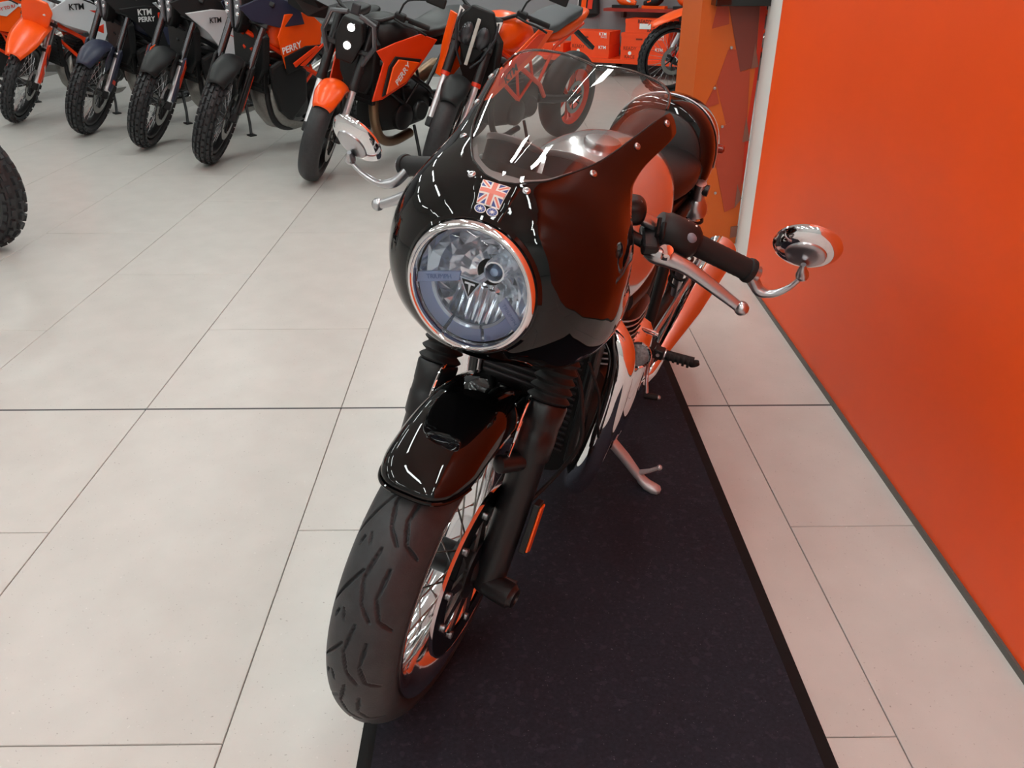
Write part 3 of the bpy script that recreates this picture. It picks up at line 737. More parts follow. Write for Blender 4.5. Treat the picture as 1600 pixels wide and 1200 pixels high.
def lamp_text(s_, u, v, ang, size): text('lamp_lettering', s_, size, lp(u, v, 0.0096), (math.cos(R(ang)), 0, math.sin(R(ang))), (0, -1, 0), mat('lamp lettering', (104, 124, 176), 0.3), hl, ext=0.0002)
lamp_text('TRIUMPH', -0.58, 0.01, 18, 0.0095)
lamp_text('TRIUMPH', 0.73, -0.24, -46, 0.008)
# bulb shield, bulb, emblem
MB().lathe([(-0.056, 0.018), (-0.02, 0.0175), (-0.012, 0.0155), (-0.012, 0.0130), (-0.05, 0.0130)], lp(0.26, 0.27), (0, -1, 0), 28).build('bulb_shield', M_REFL, hl)
MB().lathe([(-0.05, 0.009), (-0.02, 0.009), (-0.012, 0.006), (-0.01, 0)], lp(0.26, 0.27), (0, -1, 0), 18).build('bulb', mat('blue coated bulb', (170, 192, 222), 0.1, 0.5), hl)
MB().prism([lp(u, v, 0.010) for u, v in ((-0.20, 0.17), (0.20, 0.17), (0.0, -0.20))], (0, -0.004, 0)).build('emblem', M_CLR, hl, smooth=False, bevel=0.0008)
MB().prism([lp(u, v, 0.0135) for u, v in ((-0.155, 0.145), (0.155, 0.145), (0.0, -0.14))], (0, -0.0012, 0)).build('emblem_field', M_PLAST, hl, smooth=False)
MB().prism([lp(u, v, 0.0145) for u, v in ((-0.09, 0.115), (0.09, 0.115), (0.09, 0.08), (0.022, 0.08), (0.0, -0.10), (-0.022, 0.08), (-0.09, 0.08))], (0, -0.0008, 0)).build('emblem_letter', M_REFL, hl, smooth=False)
MB().tube([lp(0, 0.02, 0.010), lp(0.10, 0.12, -0.03), lp(0.2, 0.2, -0.05)], 0.006, 8).build('emblem_post', M_CLR, hl)
# lamp shell behind
MB().lathe([(-0.004, 0.0955), (-0.05, 0.085), (-0.075, 0.06), (-0.085, 0.0)], lamp_o, (0, -1, 0), 40).build('lamp_shell', M_PLAST, hl)

# --- clocks behind the screen
for sx in (-1, 1):
    c = Vector((sx * 0.049, 0.178, 0.978)); ax = Vector((0, 0.45, 0.89))
    g = MB().lathe([(-0.075, 0.0), (-0.075, 0.032), (-0.055, 0.042), (-0.004, 0.0445), (-0.004, 0.0)], c, ax, 40).build('clock', M_GAUGE, bike)
    MB().lathe([(-0.006, 0.0445), (-0.003, 0.047), (0.002, 0.0472), (0.004, 0.0445), (0.002, 0.041)], c, ax, 40).build('clock_bezel', M_FORKB, g)
    MB().lathe([(-0.001, 0.0425), (-0.001, 0.0)], c, ax, 40).build('clock_face', M_PLAST, g)
MB().box((0, 0.19, 0.905), (0.15, 0.03, 0.05)).build('clock_bracket', M_BLACKM, bike, smooth=False, bevel=0.006)
MB().grid([[surf(a, y, -0.02) - Vector((0, 0, 0.02)) for a in np.linspace(-60, 60, 20)] for y in (0.045, 0.075, 0.10)]).build('inner_panel', M_PLAST, fair)

# --- handlebars
def bars(sx):
    A = Vector((sx * 0.10, 0.276, 0.902)); B = Vector((sx * 0.338, 0.385, 0.823)); d = (B - A).normalized()
    L = (B - A).length
    hb = MB().tube([A - d * 0.01, B + d * 0.004], 0.011, 16).build('handlebar', M_SATIN, bike)
    MB().lathe([(-0.022, 0.0), (-0.022, 0.03), (0.022, 0.03), (0.022, 0.0)], fk(sx * 0.102, 0.585), FD, 24).build('clamp', M_BLACKM, hb, angle=30)
    q = A + d * 0.055
    MB().box((0, 0, 0), (0.045, 0.05, 0.045), frame(A + d * 0.035 + Vector((0, -0.006, 0.008)), d, (0, -0.2, 1))).build('clamp_block', M_BLACKM, hb, smooth=True, bevel=0.018, seg=5)
    for k in (-1, 1): MB().lathe([(0, 0.0045), (0.003, 0.004), (0.003, 0)], A + d * (0.035 + 0.012 * k) + Vector((0, -0.018, 0.028)), (0, -0.5, 0.87), 10).build('clamp_bolt', M_SATIN, hb)
    # switch pod
    pod = MB().lathe([(0.0, 0.014), (0.002, 0.025), (0.012, 0.027), (0.016, 0.030), (0.05, 0.0315), (0.068, 0.030), (0.076, 0.024), (0.078, 0.018)], A + d * 0.082, d, 28).build('switch_pod', M_PLAST, hb, angle=50)
    MB().tube([A + d * 0.088 + Vector((0, -0.02, 0.022)), A + d * 0.092 + Vector((0, -0.03, 0.0)), A + d * 0.09 + Vector((0, -0.018, -0.03)), A + d * 0.07 + Vector((0, 0.0, -0.05))], 0.0035, 8).build('switch_cable', M_PLAST, hb)
    MB().tube(spline([A + d * 0.098 + Vector((0, -0.02, 0.018)), A + d * 0.102 + Vector((0, -0.029, 0.0)), A + d * 0.1 + Vector((0, -0.018, -0.022))], 4), 0.004, 8).build('pod_seam', M_PLAST, hb)
    nd = Vector((0, -0.86, 0.5))
    MB().sphere(A + d * 0.148 + nd * 0.029, 0.012, 16, sq=(1.1, 0.7, 0.8)).build('indicator_switch', mat('grey switch button', (122, 122, 134), 0.45), pod)
    MB().box((0, 0, 0), (0.012, 0.003, 0.002), frame(A + d * 0.148 + Vector((0, -0.008, 0.0300)), d, (0, -0.4, 0.9))).build('switch_symbol', M_WHITE, pod, smooth=False)
    MB().box((0, 0, 0), (0.003, 0.007, 0.002), frame(A + d * 0.136 + Vector((0, -0.006, 0.0308)), d, (0, -0.4, 0.9))).build('switch_symbol', M_WHITE, pod, smooth=False)
    # grip
    gp = [(0.0, 0.012), (0.001, 0.0198)] + [(0.004 + 0.106 * k / 20, 0.0188 + 0.0004 * (k % 2)) for k in range(21)] + [(0.111, 0.0212), (0.116, 0.0222), (0.121, 0.0212), (0.122, 0.0)]
    MB().lathe(gp, B - d * 0.119, d, 24).build('grip', M_RUB2, hb)
    # lever perch and lever
    pp = A + d * 0.075
    MB().box((0, 0, 0), (0.03, 0.07, 0.022), frame(pp + Vector((sx * 0.004, -0.016, -0.022)), d, (0, -0.25, 1))).build('lever_perch', M_BLACKM, hb, smooth=False, bevel=0.006)
    MB().tube([(sx * 0.118, 0.272, 0.868), (sx * 0.178, 0.285, 0.848)], 0.010, 12).build('lever_bracket', M_BLACKM, hb)
    MB().tube([(sx * 0.106, 0.27, 0.878), (sx * 0.122, 0.272, 0.867)], 0.0125, 12).build('cable_adjuster', M_SATIN, hb)
    dz = 0.0 if sx > 0 else -0.022
    lv = MB().tube(spline([(sx * 0.172, 0.282, 0.845), (sx * 0.19, 0.284, 0.84), (sx * 0.212, 0.287, 0.837), (sx * 0.245, 0.292, 0.829), (sx * 0.298, 0.30, 0.806 + dz * 0.7), (sx * 0.338, 0.305, 0.788 + dz)], 4), [0.014, 0.015, 0.016, 0.017, 0.017, 0.0168, 0.016, 0.0155, 0.015, 0.0142, 0.0134, 0.0128, 0.0122, 0.0116, 0.0112, 0.0108, 0.0104, 0.01, 0.0096, 0.0092, 0.009], 16, flat=(0.75, (0, 0.3, 1))).build('lever', M_SATIN, hb)
    MB().sphere((sx * 0.346, 0.307, 0.785 + dz), 0.0125, 16).build('lever_ball', M_SATIN, lv)
    MB().lathe([(-0.004, 0.0125), (0.006, 0.0125), (0.009, 0.0115), (0.0095, 0.0)], (sx * 0.203, 0.278, 0.848), (0.05 * sx, -0.45, 0.89), 24).build('lever_pivot', M_CHROME, lv, angle=30)
    MB().prism([(sx * 0.163, 0.268, 0.85), (sx * 0.20, 0.274, 0.842), (sx * 0.202, 0.262, 0.84), (sx * 0.165, 0.256, 0.848)], (0, 0.004, 0.014)).build('lever_fork', M_SATIN, lv, smooth=False, bevel=0.003)
    # bar end mirror
    mc = Vector((0.411, 0.385, 0.893)) if sx > 0 else Vector((-0.432, 0.362, 0.856))
    mn = Vector((0.10, -0.80, -0.62)).normalized() if sx > 0 else Vector((-0.16, -0.80, -0.60)).normalized()
    stem = [(0.338, 0.386, 0.823), (0.350, 0.388, 0.806), (0.364, 0.387, 0.793), (0.386, 0.385, 0.796), (0.407, 0.384, 0.815), (0.420, 0.383, 0.839)] if sx > 0 else \
           [(-0.322, 0.372, 0.826), (-0.334, 0.366, 0.806), (-0.352, 0.362, 0.789), (-0.381, 0.36, 0.783), (-0.415, 0.36, 0.792), (-0.442, 0.36, 0.808)]
    mr = MB().tube(spline(stem, 5), [0.012, 0.012, 0.012, 0.012, 0.012, 0.0122, 0.0124, 0.0125, 0.0125, 0.0125, 0.0124, 0.012, 0.011, 0.0092, 0.0088, 0.0084, 0.008, 0.0076, 0.0072, 0.0068, 0.0064, 0.006, 0.0058, 0.0056, 0.0055, 0.0055], 16, flat=(0.8, (0, 1, 0))).build('mirror_arm', M_SATIN, bike)
    MB().lathe([(-0.004, 0.0), (-0.004, 0.0145), (0.008, 0.0145), (0.01, 0.012), (0.012, 0.0)], B + d * 0.006, d, 20).build('bar_end', M_SATIN, mr)
    tip = Vector(stem[-1])
    base = mc + mn * 0.021 + (tip - mc).normalized() * 0.014
    MB().tube(spline([tip - Vector((0, 0, 0.004)), tip + Vector((0, -0.002, 0.006)), tip.lerp(base, 0.55), base], 4), [0.006, 0.009, 0.0105, 0.0108, 0.0108, 0.0104, 0.0096, 0.0088, 0.008, 0.007, 0.006, 0.005, 0.0045], 14).build('mirror_knuckle', M_SATIN, mr)
    MB().lathe([(-0.006, 0.0505), (-0.0035, 0.0545), (0.001, 0.0558), (0.006, 0.0535), (0.0115, 0.047), (0.0150, 0.039), (0.0165, 0.0335), (0.0167, 0.033)], mc, mn, 64).build('mirror_shell', M_CHROME, mr)
    MB().lathe([(0.016, 0.0335), (0.0195, 0.0325), (0.0215, 0.0295), (0.0225, 0.02), (0.023, 0.0)], mc, mn, 48).build('mirror_cap', M_SATIN, mr)
    MB().lathe([(-0.005, 0.051), (-0.006, 0.03), (-0.006, 0.0)], mc, mn, 40).build('mirror_glass', M_CHROME, mr)
bars(1); bars(-1)

# --- tank, seat and cowl
tank = MB().loft([sec(0.345, 0.76, 0.05, 0.05, 0.06, 2.2, 40), sec(0.36, 0.755, 0.095, 0.10, 0.10, 2.4, 40), sec(0.40, 0.75, 0.142, 0.145, 0.125, 2.6, 40), sec(0.46, 0.755, 0.163, 0.165, 0.13, 2.6, 40), sec(0.54, 0.765, 0.164, 0.168, 0.11, 2.5, 40),
                  sec(0.64, 0.78, 0.150, 0.152, 0.09, 2.4, 40), sec(0.76, 0.79, 0.122, 0.115, 0.08, 2.3, 40), sec(0.86, 0.79, 0.098, 0.065, 0.06, 2.2, 40), sec(0.90, 0.785, 0.07, 0.03, 0.04, 2.2, 40)]).build('fuel_tank', M_SILVER, bike, sub=1)
MB().lathe([(-0.02, 0.036), (0.004, 0.036), (0.009, 0.033), (0.011, 0.02), (0.011, 0)], (0, 0.52, 0.928), (0, -0.05, 1), 32).build('filler_cap', M_SATIN, tank)
seat = MB().loft([sec(0.86, 0.755, 0.085, 0.05, 0.04, 2.6), sec(0.95, 0.765, 0.12, 0.045, 0.05, 2.8), sec(1.06, 0.775, 0.135, 0.045, 0.06, 2.8), sec(1.14, 0.785, 0.13, 0.05, 0.06, 2.8)]).build('seat', M_LEATHER, bike, sub=1)
cowl = MB().loft([sec(1.115, 0.775, 0.128, 0.136, 0.115, 2.25, 48), sec(1.125, 0.775, 0.139, 0.147, 0.12, 2.25, 48), sec(1.17, 0.775, 0.144, 0.152, 0.115, 2.25, 48), sec(1.27, 0.78, 0.138, 0.142, 0.10, 2.2, 48), sec(1.38, 0.79, 0.115, 0.11, 0.08, 2.1, 48), sec(1.48, 0.80, 0.075, 0.065, 0.05, 2, 48), sec(1.52, 0.80, 0.03, 0.03, 0.025, 2, 48)]).build('seat_cowl', M_GLOSS, bike, angle=70)
MB().loft([sec(1.120, 0.775, 0.118, 0.126, 0.10, 2.25, 48), sec(1.106, 0.775, 0.116, 0.124, 0.098, 2.25, 48), sec(1.097, 0.775, 0.105, 0.112, 0.085, 2.2, 48), sec(1.094, 0.775, 0.05, 0.05, 0.05, 2.1, 48)]).build('cowl_pad', M_LEATHER, cowl)
MB().tube([p for p in sec(1.19, 0.775, 0.1455, 0.153, 0.114, 2.25, 64)][0:48] , 0.0028, 8).build('cowl_piping', M_SATIN, cowl)
MB().lathe([(0, 0.0), (0, 0.012), (0.016, 0.012), (0.021, 0.007), (0.022, 0.0)], (0.134, 1.235, 0.815), (0.9, 0.2, 0.1), 16).build('rear_indicator', mat('dark red lens', (140, 46, 26), 0.15, 0, 0.6), cowl)
MB().prism([(-0.1, 0.86, 0.69), (0.1, 0.86, 0.69), (0.12, 1.3, 0.68), (-0.12, 1.3, 0.68)], (0, 0, 0.03)).build('seat_pan', M_PLAST, bike, smooth=False, bevel=0.005)

# --- frame, engine, radiator
fr = MB()
for sx in (-1, 1):
    fr.tube(spline([(sx * 0.03, 0.28, 0.80), (sx * 0.07, 0.45, 0.70), (sx * 0.115, 0.75, 0.66), (sx * 0.12, 0.95, 0.68), (sx * 0.11, 1.35, 0.70)], 5), 0.014, 10)
    fr.tube(spline([(sx * 0.03, 0.30, 0.70), (sx * 0.09, 0.40, 0.52), (sx * 0.11, 0.44, 0.28), (sx * 0.12, 0.56, 0.17), (sx * 0.13, 0.85, 0.19), (sx * 0.13, 0.93, 0.45), (sx * 0.12, 0.95, 0.68)], 5), 0.014, 10)
    fr.tube(spline([(sx * 0.11, 0.95, 0.32), (sx * 0.12, 1.2, 0.32), (sx * 0.115, 1.415, 0.315)], 5), 0.02, 10)
fr.tube([(0, 0.235, 0.88), (0, 0.31, 0.68)], 0.03, 16)
fr.build('frame', M_ENGINE, bike)
eng = MB().loft([sec(0.46, 0.34, 0.12, 0.10, 0.14, 3), sec(0.50, 0.36, 0.145, 0.14, 0.17, 3), sec(0.66, 0.36, 0.155, 0.14, 0.18, 3), sec(0.84, 0.35, 0.14, 0.13, 0.16, 3), sec(0.90, 0.34, 0.10, 0.08, 0.1, 3)]).build('crankcase', M_ENGINE, bike)
fin0 = None
for k in range(9):
    mb = MB().loft([[Vector((p.x, p.y, 0)) for p in [Vector((0.155 * math.copysign(abs(math.cos(t)) ** 0.55, math.cos(t)), 0.60 + 0.11 * math.copysign(abs(math.sin(t)) ** 0.55, math.sin(t)), 0)) for t in [2 * PI * j / 32 for j in range(32)]]],
                    [Vector((p.x, p.y, 0.004)) for p in [Vector((0.155 * math.copysign(abs(math.cos(t)) ** 0.55, math.cos(t)), 0.60 + 0.11 * math.copysign(abs(math.sin(t)) ** 0.55, math.sin(t)), 0)) for t in [2 * PI * j / 32 for j in range(32)]]]])
    if fin0 is None: fin0 = mb.build('cylinder_fin', M_SATIN, eng, smooth=False); o = fin0
    else: o = share(fin0)
    o.matrix_local = Matrix.Translation((0, 0, 0.49 + 0.013 * k))
MB().box((0, 0.60, 0.55), (0.27, 0.18, 0.14)).build('cylinder_block', M_ENGINE, eng, smooth=False, bevel=0.02)
MB().loft([sec(0.50, 0.645, 0.14, 0.035, 0.04, 3), sec(0.60, 0.65, 0.15, 0.045, 0.04, 3), sec(0.70, 0.645, 0.14, 0.035, 0.04, 3)]).build('cam_cover', M_ENGINE, eng)
# polished left engine cover: tall rounded case
MB().loft([[Vector((x, 0.62 + a * math.cos(t), zc + b * math.sin(t))) for t in [2 * PI * j / 36 for j in range(36)]] for x, a, b, zc in ((0.12, 0.075, 0.17, 0.40), (0.15, 0.073, 0.168, 0.40), (0.170, 0.064, 0.158, 0.402), (0.181, 0.048, 0.138, 0.405), (0.186, 0.025, 0.09, 0.41))]).build('side_cover', M_CHROME, bike)
MB().loft([[Vector((x, 0.78 + a * math.cos(t), 0.34 + b * math.sin(t))) for t in [2 * PI * j / 32 for j in range(32)]] for x, a, b in ((0.10, 0.09, 0.11), (0.15, 0.085, 0.105), (0.165, 0.06, 0.08), (0.17, 0.02, 0.03))]).build('sprocket_cover', M_SATIN, bike)
for yy, zz in ((0.60, 0.55), (0.66, 0.52), (0.585, 0.50)):
    MB().tube([(0.15, yy, zz), (0.19, yy, zz)], 0.006, 10).build('cover_bolt', M_CHROME, eng)
# headers and silencers
for sx in (1, -1):
    hd = MB().tube(spline([(sx * 0.075, 0.50, 0.60), (sx * 0.12, 0.45, 0.60), (sx * 0.158, 0.435, 0.555), (sx * 0.163, 0.435, 0.45), (sx * 0.155, 0.435, 0.33), (sx * 0.140, 0.455, 0.235), (sx * 0.116, 0.52, 0.165), (sx * 0.085, 0.72, 0.145), (sx * 0.11, 0.86, 0.18)], 7), 0.0275, 20).build('exhaust_header', M_CHROME, bike)
    sil = MB().lathe([(0.0, 0.020), (0.05, 0.026), (0.22, 0.042), (0.50, 0.050), (0.53, 0.048), (0.535, 0.03), (0.50, 0.028)], (sx * 0.178, 0.90, 0.345), (sx * 0.07, 0.95, 0.28), 32).build('silencer', M_CHROME, bike)
    MB().tube([(sx * 0.108, 0.85, 0.178), (sx * 0.15, 0.87, 0.26), (sx * 0.172, 0.88, 0.31), (sx * 0.18, 0.92, 0.355)], 0.020, 14).build('link_pipe', M_CHROME, sil)
    MB().tube([(sx * 0.150, 0.92, 0.385), (sx * 0.185, 1.30, 0.50)], 0.007, 10).build('heat_shield', M_SATIN, sil)
rad = MB().box((0, 0.375, 0.48), (0.23, 0.03, 0.30)).build('radiator', M_ENGINE, bike, smooth=False)
fin0 = None
for k in range(20):
    if fin0 is None: fin0 = MB().box((0, 0, 0), (0.20, 0.006, 0.004)).build('radiator_fin', M_PLASTD, rad, smooth=False); o = fin0
    else: o = share(fin0)
    o.matrix_local = Matrix.Translation((0, 0.358, 0.345 + 0.0142 * k))
for sx in (-1, 1): MB().box((sx * 0.118, 0.372, 0.48), (0.018, 0.044, 0.32)).build('radiator_tank', M_BLACKM, rad, smooth=False, bevel=0.006)
MB().tube([(-0.108, 0.352, 0.38), (-0.108, 0.352, 0.58)], 0.004, 8).build('radiator_pipe', M_SATIN, rad)
# hoses
MB().tube(spline([(0.09, 0.27, 0.60), (0.112, 0.30, 0.55), (0.132, 0.30, 0.485), (0.143, 0.30, 0.415), (0.115, 0.28, 0.335), (0.085, 0.22, 0.29), (0.075, 0.14, 0.30), (0.07, 0.07, 0.33)], 6), 0.0045, 10).build('brake_hose', M_RUB2, bike)
MB().tube(spline([(0.115, 0.33, 0.58), (0.145, 0.36, 0.50), (0.155, 0.37, 0.44), (0.16, 0.40, 0.38)], 5), 0.003, 8).build('wiring', M_RUB2, bike)
# front indicators
for sx in (1, -1):
    c = Vector((sx * 0.177, 0.515, 0.532)); ax = Vector((0.12 * sx, -0.93, 0.30)).normalized()
    ind = MB().lathe([(-0.045, 0.0), (-0.045, 0.011), (-0.035, 0.018), (-0.01, 0.0265), (0.005, 0.0285), (0.008, 0.0275), (0.006, 0.0235), (0.002, 0.023)], c, ax, 32).build('front_indicator', M_CHROME, bike)
    MB().lathe([(0.0025, 0.0236), (0.005, 0.016), (0.006, 0.0)], c, ax, 32).build('indicator_lens', mat('clear ribbed lens', (120, 128, 132), 0.22, 0.5, bump=1.0, bscale=190, noise=0.3, nscale=160), ind)
    MB().tube([c - ax * 0.022, c - ax * 0.022 + Vector((-sx * 0.075, 0.0, 0.012))], 0.009, 12).build('indicator_stalk', M_RUB2, ind)
# foot peg, gear lever
for sx in (1, -1):
    pg = MB().tube([(sx * 0.205, 0.80, 0.408), (sx * 0.276, 0.805, 0.412)], [0.0125, 0.0115], 14).build('foot_peg', M_RUB2, bike)
    MB().box((sx * 0.19, 0.80, 0.408), (0.026, 0.03, 0.026)).build('peg_bracket', M_BLACKM, pg, smooth=False, bevel=0.004)
    MB().lathe([(0, 0.005), (0.003, 0.004), (0.003, 0)], (sx * 0.19, 0.785, 0.408), (0, -1, 0.1), 10).build('peg_bolt', M_SATIN, pg)
    MB().tube([(sx * 0.204, 0.80, 0.408), (sx * 0.207, 0.80, 0.408)], 0.0145, 14).build('peg_collar', M_SATIN, pg)
    for k in range(5): MB().tube([(sx * (0.214 + 0.012 * k), 0.80, 0.408), (sx * (0.219 + 0.012 * k), 0.80, 0.4085)], 0.0135, 14).build('peg_rib', M_RUB2, pg)
    MB().tube([(sx * 0.276, 0.805, 0.412), (sx * 0.280, 0.805, 0.404)], [0.013, 0.013], 14).build('peg_end', M_RUB2, pg)
    MB().box((sx * 0.15, 0.83, 0.40), (0.06, 0.05, 0.012)).build('peg_hanger', M_BLACKM, pg, smooth=False)
gl = MB().tube(spline([(0.165, 0.86, 0.37), (0.178, 0.80, 0.335), (0.19, 0.785, 0.305), (0.193, 0.78, 0.293)], 4), 0.0045, 10).build('gear_lever', M_SATIN, bike)
MB().tube([(0.188, 0.78, 0.292), (0.222, 0.782, 0.298)], 0.008, 12).build('gear_peg', M_RUB2, gl)
MB().sphere((0.223, 0.782, 0.298), 0.006, 10).build('peg_cap', M_SATIN, gl)
# side stand
M_STAND = mat('silver painted stand', (196, 196, 200), 0.35, 0.45)
st = MB().tube([(0.146, 0.742, 0.152), (0.19, 0.742, 0.121), (0.236, 0.742, 0.083), (0.246, 0.742, 0.075)], [0.0145, 0.014, 0.012, 0.0105], 16).build('side_stand', M_STAND, bike)
MB().tube([(0.236, 0.742, 0.086), (0.250, 0.742, 0.073), (0.266, 0.741, 0.065), (0.284, 0.740, 0.062), (0.298, 0.739, 0.062), (0.304, 0.739, 0.062)], [0.010, 0.0125, 0.014, 0.0145, 0.012, 0.005], 14, flat=(1.25, (-0.2, 0, 1))).build('stand_foot', M_STAND, st)
MB().tube([(0.236, 0.742, 0.090), (0.262, 0.742, 0.109), (0.281, 0.742, 0.127)], [0.008, 0.0055, 0.005], 12).build('stand_spur', M_STAND, st)
MB().sphere((0.282, 0.742, 0.128), 0.0075, 12).build('spur_ball', M_STAND, st)
MB().box((0.138, 0.745, 0.16), (0.03, 0.05, 0.04)).build('stand_pivot', M_BLACKM, st, smooth=False, bevel=0.006)
# rear shocks
for sx in (1, -1):
    tp, bt = Vector((sx * 0.135, 1.11, 0.735)), Vector((sx * 0.14, 1.25, 0.38))
    d = (bt - tp).normalized()
    shk = MB().tube([tp, bt], 0.013, 14).build('rear_shock', M_SATIN, bike)
    L = (bt - tp).length
    MB().tube([tp + d * (0.09 + (L - 0.14) * k / 112) + (d.cross(Vector((1, 0, 0))).normalized() * math.cos(2 * PI * k / 16) + Vector((1, 0, 0)) * math.sin(2 * PI * k / 16)) * 0.026 for k in range(113)], 0.0045, 8).build('spring', M_PLAST, shk)
    MB().lathe([(-0.02, 0.0), (-0.018, 0.016), (0.012, 0.019), (0.03, 0.016), (0.035, 0.021), (0.052, 0.03), (0.066, 0.033), (0.075, 0.032), (0.076, 0.0)], tp, d, 24).build('shock_top', M_SATIN, shk)
    MB().tube([tp - Vector((sx * 0.03, 0, 0)), tp + Vector((sx * 0.024, 0, 0))], 0.015, 16).build('shock_eye', M_BLACKM, shk)
# rear wheel
rrim = MB().lathe([(h * 1.3, r + 0.001) for h, r in rimp], rear_ax, (1, 0, 0), 64, closed=True).build('rear_rim', M_RIM, bike)
MB().lathe([(-0.06, 0), (-0.06, 0.055), (-0.03, 0.035), (0.03, 0.035), (0.06, 0.08), (0.075, 0.08), (0.075, 0)], rear_ax, (1, 0, 0), 28).build('rear_hub', M_BLACKM, bike)
s0_ = None
for k in range(24):
    if s0_ is None: s0_ = MB().tube([(0.03, -0.05, 0.01), (0, -0.198, 0)], 0.002, 6).build('spoke', M_BRUSH, rrim); o = s0_
    else: o = share(s0_)
    o.matrix_local = Matrix.Translation(rear_ax) @ Matrix.Rotation(2 * PI * k / 24, 4, 'X')
# ------------------------------------------------------------------ the other motorcycles
def steerM(delta, rk, trail=0.10):
    ax = Vector((0, math.sin(rk), math.cos(rk)))
    return Matrix.Translation((0, -trail, 0)) @ Matrix.Rotation(R(delta), 4, ax) @ Matrix.Translation((0, trail, 0))
def arc_tyre(rad, hw, knob, org, M=None, seed=1, n=72):
    mb = MB()
    prof = [(-hw * 0.74, rad - 1.25 * hw), (-hw * 0.93, rad - 1.1 * hw), (-hw, rad - 0.85 * hw)]
    base = 0.012 if knob else 0.0
    for a in np.linspace(-70, 70, 11): prof.append((hw * math.sin(R(a)) * 1.0, rad - base - hw * 0.9 + hw * 0.9 * math.cos(R(a))))
    prof += [(-x, r) for x, r in reversed(prof[:3])]
    mb.lathe(prof, org, (1, 0, 0), n, M=M)
    if knob:
        rowsK = {'mx': ([-0.78, -0.42, 0.0, 0.42, 0.78], 34, 0.62), 'adv': ([-0.8, -0.46, -0.15, 0.15, 0.46, 0.8], 40, 0.82)}[knob]
        for ri, u in enumerate(rowsK[0]):
            N = rowsK[1]
            for k in range(N):
                t = 2 * PI * (k + (0.5 if ri % 2 else 0.0)) / N
                a = u * R(82)
                rr = rad - base - hw * 0.9 + hw * 0.9 * math.cos(a); x = hw * math.sin(a)
                L = 2 * PI * rad / N * rowsK[2] * 0.5; W = hw * (0.16 if len(rowsK[0]) == 5 else 0.15)
                m = Matrix.Translation(org) @ Matrix.Rotation(t, 4, 'X') @ Matrix.Translation((x, 0, rr)) @ Matrix.Rotation(a, 4, 'Y')
                if M is not None: m = M @ m
                mb.add([(-W, -L, -0.004), (W, -L, -0.004), (W, L, -0.004), (-W, L, -0.004), (-W * 0.85, -L * 0.85, base + 0.001), (W * 0.85, -L * 0.85, base + 0.001), (W * 0.85, L * 0.85, base + 0.001), (-W * 0.85, L * 0.85, base + 0.001)],
                       [(4, 5, 6, 7), (0, 1, 5, 4), (1, 2, 6, 5), (2, 3, 7, 6), (3, 0, 4, 7)], m)
    return mb
def panel(poly, x, ky=0.0, kz=0.0, th=0.012, sx=1):
    yc = sum(p[0] for p in poly) / len(poly); zc = sum(p[1] for p in poly) / len(poly)
    return MB().prism([Vector((sx * (x + ky * (y - yc) + kz * (z - zc)), y, z)) for y, z in poly], (sx * th, 0, 0))
def lettering(s_, size, y, z, x, root, m=M_WHITE, ang=0, nm='lettering', shear=0.0):
    """printed on the left flank, reading from the front of the bike to the rear"""
    return text(nm, s_, size, (x, y, z), (0, math.cos(R(ang)), math.sin(R(ang))), (1, 0, 0), m, root, bold=size * 0.02, shear=shear, ext=0.0008)

